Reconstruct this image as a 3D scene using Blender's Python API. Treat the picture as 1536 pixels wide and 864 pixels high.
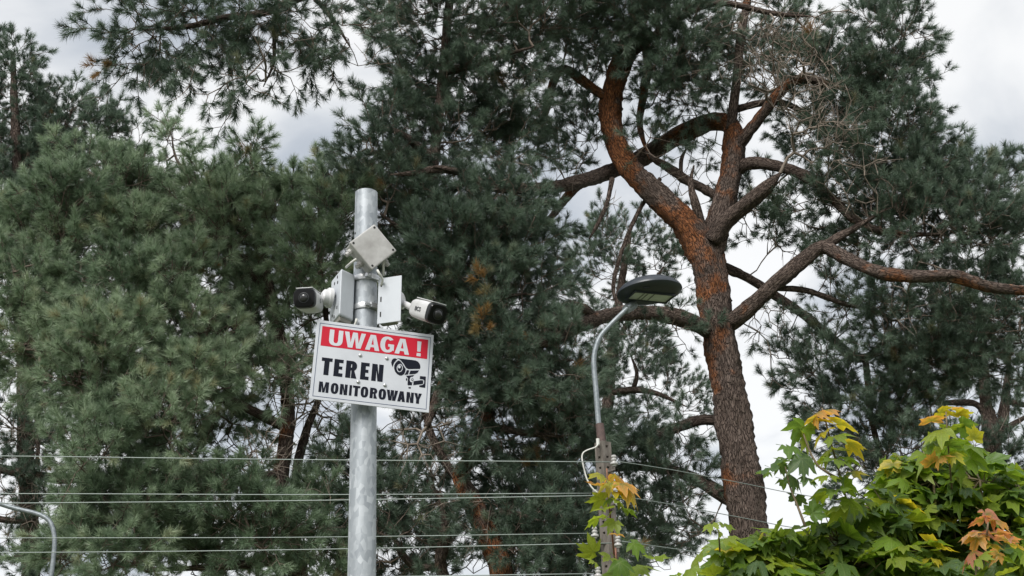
import bpy, bmesh, math, random
import numpy as np
from mathutils import Vector, Matrix

for o in list(bpy.data.objects):
    bpy.data.objects.remove(o)
scene = bpy.context.scene
col = scene.collection
random.seed(7)
rng = np.random.default_rng(11)

# ------------------------------------------------------------------ camera
F = 1900.0                    # focal length in pixels of the 1536 wide picture
PITCH = math.radians(24.0)
ROLL = math.radians(0.8)
CAM = np.array([0.0, 0.0, 1.6])
cd = bpy.data.cameras.new('camera')
cam = bpy.data.objects.new('camera', cd)
col.objects.link(cam)
cam.location = CAM
cam.rotation_euler = (Matrix.Rotation(math.pi / 2 + PITCH, 3, 'X') @ Matrix.Rotation(-ROLL, 3, 'Z')).to_euler()
cd.sensor_width = 36.0
cd.lens = 36.0 * F / 1536.0
cd.clip_end = 2000.0
scene.camera = cam

# ------------------------------------------------------------------ sky, sun, exposure
SUN_ELEV, SUN_AZ = math.radians(42), math.radians(203)   # azimuth clockwise from +Y: behind the camera, to its left
w = bpy.data.worlds.new('World')
scene.world = w
w.use_nodes = True
nt = w.node_tree
nt.nodes.clear()
N = nt.nodes.new
L = nt.links.new
out = N('ShaderNodeOutputWorld')
bg = N('ShaderNodeBackground')
bg.inputs['Strength'].default_value = 0.10
sky = N('ShaderNodeTexSky')
sky.sky_type = 'NISHITA'
sky.sun_disc = False
sky.sun_elevation = SUN_ELEV
sky.sun_rotation = SUN_AZ
sky.air_density = 1.0
sky.dust_density = 2.0
tc = N('ShaderNodeTexCoord')
sep = N('ShaderNodeSeparateXYZ')
addz = N('ShaderNodeMath'); addz.operation = 'ADD'; addz.inputs[1].default_value = 0.35
mx = N('ShaderNodeMath'); mx.operation = 'MAXIMUM'; mx.inputs[1].default_value = 0.1
dv = N('ShaderNodeVectorMath'); dv.operation = 'DIVIDE'
cmb = N('ShaderNodeCombineXYZ')
L(tc.outputs['Generated'], sep.inputs[0])
L(sep.outputs['Z'], addz.inputs[0]); L(addz.outputs[0], mx.inputs[0])
for k in range(3):
    L(mx.outputs[0], cmb.inputs[k])
L(tc.outputs['Generated'], dv.inputs[0]); L(cmb.outputs[0], dv.inputs[1])
mp = N('ShaderNodeMapping')
mp.inputs['Location'].default_value = (5.3, 1.9, 2.2)
L(dv.outputs[0], mp.inputs[0])
n1 = N('ShaderNodeTexNoise')
n1.inputs['Scale'].default_value = 4.6
n1.inputs['Detail'].default_value = 6
n1.inputs['Roughness'].default_value = 0.46
n1.inputs['Distortion'].default_value = 0.35
L(mp.outputs[0], n1.inputs['Vector'])
cr = N('ShaderNodeValToRGB')
cr.color_ramp.interpolation = 'EASE'
cr.color_ramp.elements[0].position = 0.32
cr.color_ramp.elements[0].color = (0.56, 0.605, 0.665, 1)
cr.color_ramp.elements[1].position = 0.58
cr.color_ramp.elements[1].color = (1.06, 1.06, 1.05, 1)
L(n1.outputs['Fac'], cr.inputs[0])
mul = N('ShaderNodeVectorMath'); mul.operation = 'SCALE'; mul.inputs['Scale'].default_value = 4.2
L(cr.outputs[0], mul.inputs[0])
mixs = N('ShaderNodeMix'); mixs.data_type = 'RGBA'
mixs.inputs['Factor'].default_value = 0.92
L(sky.outputs[0], mixs.inputs['A']); L(mul.outputs[0], mixs.inputs['B'])
L(mixs.outputs['Result'], bg.inputs[0]); L(bg.outputs[0], out.inputs[0])

sd = bpy.data.lights.new('sun', 'SUN')
sun = bpy.data.objects.new('sun', sd)
col.objects.link(sun)
sd.energy = 1.5
sd.angle = math.radians(28)
sd.color = (1.0, 0.975, 0.94)
tosun = Vector((math.sin(SUN_AZ) * math.cos(SUN_ELEV), math.cos(SUN_AZ) * math.cos(SUN_ELEV), math.sin(SUN_ELEV)))
sun.rotation_euler = tosun.to_track_quat('Z', 'Y').to_euler()
sun.location = (0, 0, 30)
vs = scene.view_settings
vs.view_transform = 'Standard'; vs.look = 'None'; vs.exposure = 1.2; vs.gamma = 1.0
vs.use_curve_mapping = False

# ------------------------------------------------------------------ survey helpers: a bearing in the photograph at a known distance -> a point in metres
cp, sp = math.cos(PITCH), math.sin(PITCH)
_f = np.array([0, cp, sp]); _r0 = np.array([1.0, 0, 0]); _u0 = np.array([0, -sp, cp])
RIGHT = _r0 * math.cos(ROLL) - _u0 * math.sin(ROLL)
UP = _u0 * math.cos(ROLL) + _r0 * math.sin(ROLL)
def P(px, py, Y):
    d = _f * F + RIGHT * (px - 768.0) + UP * (432.0 - py)
    return CAM + d * (Y / d[1])
def mpp(px, py, Y):             # metres per picture pixel there
    return float((P(px, py, Y) - CAM) @ _f) / F
def unit(v):
    v = np.asarray(v, float); n = np.linalg.norm(v)
    return v / n if n > 1e-9 else np.array([0, 0, 1.0])
def frame_from(axis, hint=(0, 0, 1)):
    z = unit(axis); h = np.asarray(hint, float)
    if abs(z @ unit(h)) > 0.98: h = np.array([0, 1.0, 0])
    x = unit(np.cross(h, z)); y = np.cross(z, x)
    return x, y, z

# ------------------------------------------------------------------ scene graph helpers
ORIGIN = {}
def thing(name, loc, label, cat, group=None):
    o = bpy.data.objects.new(name, None)
    col.objects.link(o)
    o.empty_display_size = 0.1
    o.location = tuple(float(c) for c in loc)
    o['label'] = label; o['category'] = cat
    if group: o['group'] = group
    ORIGIN[o.name] = np.array(loc, float)
    return o
def tag(o, label, cat, group=None):
    o['label'] = label; o['category'] = cat
    if group: o['group'] = group
    return o

class MB:
    def __init__(s): s.v = []; s.f = []; s.mi = []; s.att = {}
    def add(s, verts, faces, mi=0):
        b = len(s.v)
        s.v.extend([tuple(float(c) for c in p) for p in verts])
        s.f.extend([tuple(b + i for i in f) for f in faces])
        s.mi.extend([mi] * len(faces))
        return b
    def box(s, c, ax, ay, az, sx, sy, sz, mi=0):
        c = np.asarray(c, float); ax, ay, az = [np.asarray(a, float) for a in (ax, ay, az)]
        vs_ = [c + ax * sx / 2 * i + ay * sy / 2 * j + az * sz / 2 * k for k in (-1, 1) for j in (-1, 1) for i in (-1, 1)]
        s.add(vs_, [(0, 2, 3, 1), (4, 5, 7, 6), (0, 1, 5, 4), (2, 6, 7, 3), (0, 4, 6, 2), (1, 3, 7, 5)], mi)
        return s
    def loft(s, rings, cap=True, mi=0):
        n = len(rings[0]); b = s.add([p for r in rings for p in r], [], mi)
        fs = []
        for k in range(len(rings) - 1):
            for i in range(n):
                j = (i + 1) % n
                fs.append((b + k * n + i, b + k * n + j, b + (k + 1) * n + j, b + (k + 1) * n + i))
        if cap:
            fs.append(tuple(b + i for i in reversed(range(n))))
            fs.append(tuple(b + (len(rings) - 1) * n + i for i in range(n)))
        s.f.extend(fs); s.mi.extend([mi] * len(fs))
        return s
    def tube(s, pts, radii, sides=8, cap=True, mi=0):
        pts = [np.asarray(p, float) for p in pts]
        if np.isscalar(radii): radii = [radii] * len(pts)
        rings = []; x = None
        for i, p in enumerate(pts):
            d = unit(pts[min(i + 1, len(pts) - 1)] - pts[max(i - 1, 0)])
            if x is None: x, y, _ = frame_from(d)
            else:
                x = unit(x - d * (x @ d)); y = np.cross(d, x)
            rings.append([p + radii[i] * (x * math.cos(a) + y * math.sin(a)) for a in [2 * math.pi * k / sides for k in range(sides)]])
        return s.loft(rings, cap, mi)
    def lathe(s, c, axis, prof, sides=16, mi=0, hint=(0, 0, 1), sx=1.0, sy=1.0):
        x, y, z = frame_from(axis, hint); c = np.asarray(c, float)
        rings = [[c + z * h + r * (x * sx * math.cos(a) + y * sy * math.sin(a)) for a in [2 * math.pi * k / sides for k in range(sides)]] for r, h in prof]
        return s.loft(rings, True, mi)
    def build(s, name, mats, parent=None, smooth=False, bevel=0.0, seg=2, recalc=True):
        if not isinstance(mats, (list, tuple)): mats = [mats]
        org = np.zeros(3)
        if parent is not None:
            root = parent
            while root.parent is not None: root = root.parent
            org = ORIGIN[root.name]
        me = bpy.data.meshes.new(name)
        me.from_pydata([tuple(np.array(p) - org) for p in s.v], [], s.f)
        for m in mats: me.materials.append(m)
        me.polygons.foreach_set('material_index', s.mi)
        for k, arr in s.att.items():
            arr = np.asarray(arr, np.float32)
            if arr.ndim == 2:
                a = me.attributes.new(k, 'FLOAT_VECTOR', 'POINT'); a.data.foreach_set('vector', arr.ravel())
            else:
                a = me.attributes.new(k, 'FLOAT', 'POINT'); a.data.foreach_set('value', arr)
        if recalc or bevel:
            bm = bmesh.new(); bm.from_mesh(me)
            if recalc: bmesh.ops.recalc_face_normals(bm, faces=bm.faces)
            if bevel:
                es = [e for e in bm.edges if len(e.link_faces) == 2 and e.calc_face_angle(0) > 0.6]
                bmesh.ops.bevel(bm, geom=es, offset=bevel, segments=seg, affect='EDGES', profile=0.6, clamp_overlap=True)
            bm.to_mesh(me); bm.free()
        if smooth:
            me.polygons.foreach_set('use_smooth', [True] * len(me.polygons))
            if smooth == 'angle':
                try: me.set_sharp_from_angle(angle=math.radians(35))
                except Exception: pass
        me.update()
        o = bpy.data.objects.new(name, me)
        col.objects.link(o)
        if parent is not None: o.parent = parent
        return o

# ------------------------------------------------------------------ materials
def mat(name, color=(0.5, 0.5, 0.5), rough=0.6, metal=0.0, spec=0.5):
    m = bpy.data.materials.new(name); m.use_nodes = True
    b = m.node_tree.nodes['Principled BSDF']
    b.inputs['Base Color'].default_value = (*color, 1)
    b.inputs['Roughness'].default_value = rough
    b.inputs['Metallic'].default_value = metal
    b.inputs['Specular IOR Level'].default_value = spec
    return m
def nodes(m):
    t = m.node_tree
    return t, t.nodes.new, t.links.new, t.nodes['Principled BSDF']
def ramp(t, stops):
    r = t.nodes.new('ShaderNodeValToRGB')
    e = r.color_ramp.elements
    while len(e) < len(stops): e.new(0.5)
    for k, (p, c) in enumerate(stops):
        e[k].position = p; e[k].color = (*c, 1)
    return r
def noise(t, scale, detail=4, rough=0.55, vec=None, dist=0.0):
    n = t.nodes.new('ShaderNodeTexNoise')
    n.inputs['Scale'].default_value = scale; n.inputs['Detail'].default_value = detail
    n.inputs['Roughness'].default_value = rough; n.inputs['Distortion'].default_value = dist
    if vec is not None: t.links.new(vec, n.inputs['Vector'])
    return n
def objcoord(t, scale=(1, 1, 1)):
    c = t.nodes.new('ShaderNodeTexCoord'); m = t.nodes.new('ShaderNodeMapping')
    m.inputs['Scale'].default_value = scale
    t.links.new(c.outputs['Object'], m.inputs[0])
    return m.outputs[0]
def bump(t, h, strength, dist, b):
    n = t.nodes.new('ShaderNodeBump')
    n.inputs['Strength'].default_value = strength; n.inputs['Distance'].default_value = dist
    t.links.new(h, n.inputs['Height']); t.links.new(n.outputs[0], b.inputs['Normal'])

def worn(name, c1, c2, scale=8, rough=0.5, stretch=(1, 1, 1), metal=0.0, p0=0.35, p1=0.7, bs=0.0, bd=0.001):
    m = mat(name, c1, rough, metal)
    t, NN, LL, b = nodes(m)
    n = noise(t, scale, 6, 0.6, objcoord(t, stretch))
    r = ramp(t, [(p0, c1), (p1, c2)])
    LL(n.outputs['Fac'], r.inputs[0]); LL(r.outputs[0], b.inputs['Base Color'])
    if bs: bump(t, n.outputs['Fac'], bs, bd, b)
    return m

def bark_material():
    m = mat('pine_bark', rough=0.9, spec=0.2)
    t, NN, LL, b = nodes(m)
    at = NN('ShaderNodeAttribute'); at.attribute_name = 'bk'
    ao = NN('ShaderNodeAttribute'); ao.attribute_name = 'orange'
    mp_ = NN('ShaderNodeMapping'); mp_.inputs['Scale'].default_value = (1, 1, 0.24)
    LL(at.outputs['Vector'], mp_.inputs[0])
    nd = noise(t, 9, 3, 0.6, mp_.outputs[0])
    vm = NN('ShaderNodeVectorMath'); vm.operation = 'MULTIPLY_ADD'
    vm.inputs[1].default_value = (0.12, 0.12, 0.12)
    LL(nd.outputs['Color'], vm.inputs[0]); LL(mp_.outputs[0], vm.inputs[2])
    vo = NN('ShaderNodeTexVoronoi'); vo.feature = 'DISTANCE_TO_EDGE'; vo.inputs['Scale'].default_value = 40
    LL(vm.outputs[0], vo.inputs['Vector'])
    vo2 = NN('ShaderNodeTexVoronoi'); vo2.inputs['Scale'].default_value = 40
    LL(vm.outputs[0], vo2.inputs['Vector'])
    fine = noise(t, 55, 5, 0.65, mp_.outputs[0])
    big = noise(t, 3.2, 4, 0.6, at.outputs['Vector'])
    # grey brown plates
    g = ramp(t, [(0.25, (0.06, 0.044, 0.036)), (0.5, (0.118, 0.088, 0.073)), (0.75, (0.215, 0.172, 0.148))])
    LL(fine.outputs['Fac'], g.inputs[0])
    # orange flaking bark
    orr = ramp(t, [(0.25, (0.11, 0.042, 0.02)), (0.5, (0.215, 0.082, 0.033)), (0.75, (0.33, 0.15, 0.065))])
    LL(fine.outputs['Fac'], orr.inputs[0])
    add = NN('ShaderNodeMath'); add.operation = 'ADD'
    LL(ao.outputs['Fac'], add.inputs[0])
    sb = NN('ShaderNodeMath'); sb.operation = 'MULTIPLY_ADD'; sb.inputs[1].default_value = 1.5; sb.inputs[2].default_value = -0.75
    LL(big.outputs['Fac'], sb.inputs[0]); LL(sb.outputs[0], add.inputs[1])
    sm = NN('ShaderNodeMapRange'); sm.interpolation_type = 'SMOOTHSTEP'
    sm.inputs['From Min'].default_value = 0.45; sm.inputs['From Max'].default_value = 0.75
    LL(add.outputs[0], sm.inputs['Value'])
    mixo = NN('ShaderNodeMix'); mixo.data_type = 'RGBA'
    LL(sm.outputs[0], mixo.inputs['Factor']); LL(g.outputs[0], mixo.inputs['A']); LL(orr.outputs[0], mixo.inputs['B'])
    # each plate its own tone
    hs = NN('ShaderNodeHueSaturation')
    mr = NN('ShaderNodeMapRange'); mr.inputs['To Min'].default_value = 0.82; mr.inputs['To Max'].default_value = 1.18
    LL(vo2.outputs['Color'], mr.inputs['Value']); LL(mr.outputs[0], hs.inputs['Value']); LL(mixo.outputs['Result'], hs.inputs['Color'])
    ck = NN('ShaderNodeMapRange'); ck.inputs['From Max'].default_value = 0.13; ck.inputs['To Min'].default_value = 0.28
    LL(vo.outputs['Distance'], ck.inputs['Value'])
    mixc = NN('ShaderNodeMix'); mixc.data_type = 'RGBA'
    mixc.inputs['A'].default_value = (0.045, 0.031, 0.025, 1)
    LL(ck.outputs[0], mixc.inputs['Factor']); LL(hs.outputs[0], mixc.inputs['B'])
    LL(mixc.outputs['Result'], b.inputs['Base Color'])
    hsum = NN('ShaderNodeMath'); hsum.operation = 'MULTIPLY_ADD'; hsum.inputs[1].default_value = 0.5
    LL(fine.outputs['Fac'], hsum.inputs[0]); LL(ck.outputs[0], hsum.inputs[2])
    bump(t, hsum.outputs[0], 1.0, 0.035, b)
    return m
BARK = bark_material()
TWIG = worn('pine_twig', (0.10, 0.072, 0.055), (0.19, 0.15, 0.12), 9, 0.9)
DEADTWIG = worn('dead_twig', (0.15, 0.12, 0.097), (0.26, 0.215, 0.175), 9, 0.9)

def needle_material(name, dark, mid, light):
    m = mat(name, mid, 0.42, spec=0.5)
    t, NN, LL, b = nodes(m)
    a = NN('ShaderNodeAttribute'); a.attribute_name = 'tint'
    r = ramp(t, [(0.0, dark), (0.25, mid), (0.60, light), (0.86, (0.26, 0.19, 0.07)), (1.0, (0.30, 0.17, 0.06))])
    ai = NN('ShaderNodeAttribute'); ai.attribute_type = 'INSTANCER'; ai.attribute_name = 'itint'
    sm_ = NN('ShaderNodeMath'); sm_.operation = 'ADD'; LL(a.outputs['Fac'], sm_.inputs[0]); LL(ai.outputs['Fac'], sm_.inputs[1])
    LL(sm_.outputs[0], r.inputs[0]); LL(r.outputs[0], b.inputs['Base Color'])
    tr = NN('ShaderNodeBsdfTranslucent'); ms = NN('ShaderNodeMixShader'); ms.inputs[0].default_value = 0.30
    LL(r.outputs[0], tr.inputs['Color'])
    o = t.nodes['Material Output']
    LL(b.outputs[0], ms.inputs[1]); LL(tr.outputs[0], ms.inputs[2]); LL(ms.outputs[0], o.inputs[0])
    return m
NEEDLE_GREEN = needle_material('needles_green', (0.092, 0.14, 0.082), (0.203, 0.285, 0.175), (0.37, 0.46, 0.305))
NEEDLE_BLUE = needle_material('needles_blue_green', (0.055, 0.085, 0.06), (0.107, 0.158, 0.11), (0.185, 0.25, 0.18))

galv = mat('galvanised_steel', (0.5, 0.53, 0.56), 0.55, 0.35)
def _galv():
    t, NN, LL, b = nodes(galv)
    vc = objcoord(t, (1, 1, 0.55))
    vo = NN('ShaderNodeTexVoronoi'); vo.inputs['Scale'].default_value = 75; LL(vc, vo.inputs['Vector'])
    n = noise(t, 14, 5, 0.6, vc)
    ad = NN('ShaderNodeMix'); ad.data_type = 'RGBA'; ad.inputs['Factor'].default_value = 0.55
    LL(vo.outputs['Color'], ad.inputs['A']); LL(n.outputs['Fac'], ad.inputs['B'])
    r = ramp(t, [(0.3, (0.26, 0.285, 0.31)), (0.52, (0.35, 0.378, 0.405)), (0.72, (0.48, 0.508, 0.535))])
    bw = NN('ShaderNodeRGBToBW'); LL(ad.outputs['Result'], bw.inputs[0]); LL(bw.outputs[0], r.inputs[0])
    LL(r.outputs[0], b.inputs['Base Color'])
    rr = NN('ShaderNodeMapRange'); rr.inputs['To Min'].default_value = 0.42; rr.inputs['To Max'].default_value = 0.68
    LL(bw.outputs[0], rr.inputs['Value']); LL(rr.outputs[0], b.inputs['Roughness'])
_galv()
steel = mat('clamp_steel', (0.55, 0.56, 0.57), 0.35, 0.8)
white_plastic = worn('white_plastic', (0.44, 0.44, 0.435), (0.58, 0.58, 0.585), 14, 0.4, p0=0.25, p1=0.5)
dirty_white = worn('weathered_white_plastic', (0.31, 0.30, 0.29), (0.48, 0.475, 0.465), 16, 0.5, p0=0.3, p1=0.6)
white_paint = worn('white_painted_metal', (0.41, 0.435, 0.47), (0.51, 0.54, 0.58), 9, 0.45, (1, 1, 0.5), p0=0.25, p1=0.5)
box_inside = worn('grey_box_plastic', (0.22, 0.215, 0.19), (0.34, 0.33, 0.30), 12, 0.7)
black_plastic = mat('black_glossy_front', (0.006, 0.006, 0.007), 0.1, spec=.22)
dark_ring = mat('dark_grey_ring', (0.022, 0.024, 0.026), 0.4, spec=.3)
lens_glass = mat('lens_glass', (0.03, 0.03, 0.032), 0.05)
sign_white = worn('sign_white', (0.50, 0.52, 0.56), (0.58, 0.60, 0.64), 7, 0.35)
sign_red = mat('sign_red', (0.50, 0.010, 0.030), 0.5, spec=.25)
sign_ink = mat('sign_ink', (0.006, 0.008, 0.016), 0.6, spec=.15)
sign_navy = mat('sign_navy_line', (0.04, 0.06, 0.13), 0.4)
sign_core = mat('sign_edge', (0.55, 0.57, 0.6), 0.5)
hole_dark = mat('recess_dark', (0.02, 0.02, 0.02), 0.8)
print_grey = mat('printed_logo', (0.05, 0.055, 0.06), 0.5)
concrete = worn('weathered_concrete', (0.105, 0.09, 0.077), (0.20, 0.178, 0.155), 22, 0.9, (1, 1, 0.35), bs=0.5, bd=0.01)
lamp_black = mat('lamp_housing', (0.035, 0.042, 0.052), 0.38)
lamp_lens = worn('lamp_lens', (0.6, 0.62, 0.61), (0.74, 0.76, 0.75), 9, 0.15)
rust = worn('brown_painted_sleeve', (0.075, 0.05, 0.047), (0.13, 0.085, 0.075), 25, 0.75)
porcelain = worn('white_porcelain', (0.36, 0.355, 0.34), (0.52, 0.515, 0.5), 40, 0.3)
old_steel = worn('old_steel', (0.10, 0.085, 0.075), (0.2, 0.18, 0.16), 30, 0.7)
wire_mat = mat('aluminium_wire', (0.27, 0.31, 0.29), 0.5, 0.3)
cable_white = mat('white_cable', (0.62, 0.62, 0.58), 0.5)
pipe_mat = worn('grey_lamp_pipe', (0.17, 0.195, 0.21), (0.29, 0.32, 0.34), 30, 0.45, metal=0.3)

# ------------------------------------------------------------------ the ground
def ground_mat():
    m = mat('ground_grass', (0.07, 0.09, 0.04), 0.95)
    t, NN, LL, b = nodes(m)
    n = noise(t, 0.9, 8, 0.65, objcoord(t))
    r = ramp(t, [(0.3, (0.10, 0.085, 0.06)), (0.5, (0.075, 0.095, 0.04)), (0.7, (0.10, 0.13, 0.055))])
    LL(n.outputs['Fac'], r.inputs[0]); LL(r.outputs[0], b.inputs['Base Color'])
    return m
g = MB()
nx = 24
for j in range(nx + 1):
    for i in range(nx + 1):
        x = -300 + 600 * i / nx; y = -200 + 600 * j / nx
        g.v.append((x, y, 0.0))
for j in range(nx):
    for i in range(nx):
        a = j * (nx + 1) + i
        g.f.append((a, a + 1, a + nx + 2, a + nx + 1)); g.mi.append(0)
go = g.build('ground', ground_mat())
go['kind'] = 'structure'

# ------------------------------------------------------------------ pines
def catmull(pts, step):
    pts = np.asarray(pts, float)
    q = np.vstack([2 * pts[0] - pts[1], pts, 2 * pts[-1] - pts[-2]])
    res = []
    for i in range(1, len(q) - 2):
        p0, p1, p2, p3 = q[i - 1], q[i], q[i + 1], q[i + 2]
        n = max(2, int(np.linalg.norm((p2 - p1)[:3]) / step))
        for k in range(n):
            t = k / n
            res.append(0.5 * ((2 * p1) + (-p0 + p2) * t + (2 * p0 - 5 * p1 + 4 * p2 - p3) * t * t + (-p0 + 3 * p1 - 3 * p2 + p3) * t ** 3))
    res.append(q[-2])
    return np.array(res)

def limb_mesh(mb, pts5, sides, step):
    """pts5 rows: x y z radius orange; bark lumps are real displacement."""
    c = catmull(pts5, step)
    n = len(c); x = None; s = 0.0; rings = []
    bk = []; og = []
    ph = rng.uniform(0, 6.28, 6)
    for i in range(n):
        d = unit(c[min(i + 1, n - 1), :3] - c[max(i - 1, 0), :3])
        if i: s += np.linalg.norm(c[i, :3] - c[i - 1, :3])
        if x is None: x, y, _ = frame_from(d)
        else: x = unit(x - d * (x @ d)); y = np.cross(d, x)
        r = max(c[i, 3], 0.004); ring = []
        for k in range(sides):
            a = 2 * math.pi * k / sides
            lump = 1 + 0.055 * math.sin(3 * a + ph[0] + s * 1.7) + 0.05 * math.sin(5 * a + ph[1] - s * 3.1) + 0.045 * math.sin(s * 7 + ph[2] + 2 * a)
            rr = r * lump + rng.normal() * min(0.05 * r, 0.011)
            dirv = x * math.cos(a) + y * math.sin(a)
            ring.append(c[i, :3] + rr * dirv)
            bk.append((r * math.cos(a), r * math.sin(a), s + ph[3]))
            og.append(c[i, 4] - 0.14 * dirv[0])      # the flaking orange side
        rings.append(ring)
    mb.loft(rings, True)
    mb.att.setdefault('bk', []).extend(bk); mb.att.setdefault('orange', []).extend(og)
    return c

# --- needle sprays
def make_shoot(Ls, n, nl, wd):
    t = rng.uniform(0.05, 1.0, n) ** 0.8
    th = np.radians(rng.uniform(24, 68, n)) * (1.1 - 0.45 * t ** 3)
    ph = rng.uniform(0, 2 * np.pi, n)
    base = np.stack([np.zeros(n), np.zeros(n), t * Ls], 1)
    d = np.stack([np.sin(th) * np.cos(ph), np.sin(th) * np.sin(ph), np.cos(th)], 1)
    ln = nl * rng.uniform(0.75, 1.12, n) * (1 - 0.2 * t)
    q = rng.normal(size=(n, 3)); sd_ = np.cross(d, q); sd_ /= np.linalg.norm(sd_, axis=1)[:, None]
    tip = base + d * ln[:, None]
    return np.stack([base - sd_ * wd / 2, base + sd_ * wd / 2, tip], 1)      # n,3,3
def rotto(dirv, roll):
    x, y, z = frame_from(dirv, (0.3, 1, 0.2))
    R = np.stack([x * math.cos(roll) + y * math.sin(roll), -x * math.sin(roll) + y * math.cos(roll), z], 1)
    return R
def prism(p, q, r0, r1, sides=3):
    x, y, z = frame_from(np.asarray(q) - np.asarray(p))
    an = [2 * math.pi * k / sides for k in range(sides)]
    v = [np.asarray(p) + r0 * (x * math.cos(a) + y * math.sin(a)) for a in an] + [np.asarray(q) + r1 * (x * math.cos(a) + y * math.sin(a)) for a in an]
    f = []
    for k in range(sides):
        j = (k + 1) % sides
        f += [(k, j, sides + j), (k, sides + j, sides + k)]
    return v, f
def make_spray(nsh, Lm, nper):
    tris = []; tints = []; tv = []; tf = []
    bend = rng.normal(size=2) * 0.12
    axis = lambda t: np.array([bend[0] * t * t * Lm, bend[1] * t * t * Lm, t * Lm])
    def twig(p, q, r0, r1):
        v, f = prism(p, q, r0, r1); b = len(tv); tv.extend(v); tf.extend([tuple(b + i for i in ff) for ff in f])
    for k in range(3): twig(axis(k / 3), axis((k + 1) / 3), 0.0065 - 0.001 * k, 0.0055 - 0.001 * k)
    az = rng.uniform(0, 6.28)
    for k in range(nsh):
        if k == 0: p = axis(1.0) - np.array([0, 0, 0.02]); d = unit(axis(1.0) - axis(0.8)); ls = 0.15
        else:
            t = 0.25 + 0.72 * (k - 0.5) / (nsh - 1); az += 2.4
            p0 = axis(t); an = math.radians(rng.uniform(32, 62))
            d = unit(np.array([math.sin(an) * math.cos(az), math.sin(an) * math.sin(az), math.cos(an)]))
            p = p0 + d * rng.uniform(0.02, 0.09); twig(p0, p, 0.0045, 0.004); ls = rng.uniform(0.09, 0.14)
            d = unit(d + np.array([0, 0, 0.35]))
        twig(p, p + d * ls, 0.0042, 0.003)
        R = rotto(d, rng.uniform(0, 6.28))
        tr = make_shoot(ls, nper, 0.128, 0.0060) @ R.T + p
        tris.append(tr); tints.append(np.full(len(tr), np.clip(rng.normal(0.42 if k == 0 else 0.27, 0.13), 0.0, 0.55)))
    return np.concatenate(tris), np.concatenate(tints), np.array(tv), np.array(tf)
SPRAYS = [make_spray(rng.integers(5, 8), rng.uniform(0.28, 0.44), 92) for _ in range(10)]
SMALL = [make_spray(rng.integers(3, 5), rng.uniform(0.2, 0.3), 84) for _ in range(6)]
def spray_group(nm, needle_mat):
    """node group that puts one of the sprays (needles and their twig) on every twig end"""
    srcs = []
    for (T, tn, tv, tf) in SPRAYS + SMALL:
        V = np.concatenate([T.reshape(-1, 3), tv]); nt_ = len(T)
        FC = np.concatenate([np.arange(nt_ * 3).reshape(-1, 3), tf + nt_ * 3])
        me = bpy.data.meshes.new('needle_spray')
        me.vertices.add(len(V)); me.vertices.foreach_set('co', V.astype(np.float32).ravel())
        me.loops.add(len(FC) * 3); me.loops.foreach_set('vertex_index', FC.astype(np.int32).ravel())
        me.polygons.add(len(FC)); me.polygons.foreach_set('loop_start', np.arange(0, len(FC) * 3, 3, dtype=np.int32))
        me.materials.append(needle_mat); me.materials.append(TWIG)
        me.polygons.foreach_set('material_index', np.array([0] * nt_ + [1] * len(tf), np.int32))
        at = me.attributes.new('tint', 'FLOAT', 'POINT'); at.data.foreach_set('value', np.concatenate([np.repeat(tn, 3), np.zeros(len(tv))]).astype(np.float32))
        me.update(calc_edges=True)
        srcs.append(bpy.data.objects.new('needle_spray', me))
    ng = bpy.data.node_groups.new(nm, 'GeometryNodeTree')
    ng.interface.new_socket('Geometry', in_out='INPUT', socket_type='NodeSocketGeometry')
    ng.interface.new_socket('Geometry', in_out='OUTPUT', socket_type='NodeSocketGeometry')
    gn = ng.nodes.new; gl = ng.links.new
    gi, go_ = gn('NodeGroupInput'), gn('NodeGroupOutput')
    jn = gn('GeometryNodeJoinGeometry')
    for so in reversed(srcs):
        oi = gn('GeometryNodeObjectInfo'); oi.inputs['Object'].default_value = so; oi.inputs['As Instance'].default_value = True
        gl(oi.outputs['Geometry'], jn.inputs[0])
    ip = gn('GeometryNodeInstanceOnPoints'); ip.inputs['Pick Instance'].default_value = True
    def na(n_, ty):
        a_ = gn('GeometryNodeInputNamedAttribute'); a_.data_type = ty; a_.inputs['Name'].default_value = n_
        return [o_ for o_ in a_.outputs if o_.enabled and o_.name == 'Attribute'][0]
    gl(gi.outputs[0], ip.inputs['Points']); gl(jn.outputs[0], ip.inputs['Instance'])
    gl(na('idx', 'INT'), ip.inputs['Instance Index']); gl(na('rot', 'QUATERNION'), ip.inputs['Rotation']); gl(na('scl', 'FLOAT'), ip.inputs['Scale'])
    gl(ip.outputs[0], go_.inputs[0])
    return ng
GROUPS = {}

def fast_mesh(name, V, FC, material, parent, attrs=None):
    """V nx3 world, FC mx3"""
    me = bpy.data.meshes.new(name)
    V = (V - ORIGIN[parent.name]).astype(np.float32)
    me.vertices.add(len(V)); me.vertices.foreach_set('co', V.ravel())
    m = len(FC)
    me.loops.add(m * 3); me.loops.foreach_set('vertex_index', FC.astype(np.int32).ravel())
    me.polygons.add(m); me.polygons.foreach_set('loop_start', np.arange(0, m * 3, 3, dtype=np.int32))
    for k, a in (attrs or {}).items():
        at = me.attributes.new(k, 'FLOAT', 'POINT'); at.data.foreach_set('value', a.astype(np.float32))
    me.materials.append(material)
    me.update(calc_edges=True)
    o = bpy.data.objects.new(name, me); col.objects.link(o); o.parent = parent
    return o

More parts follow.
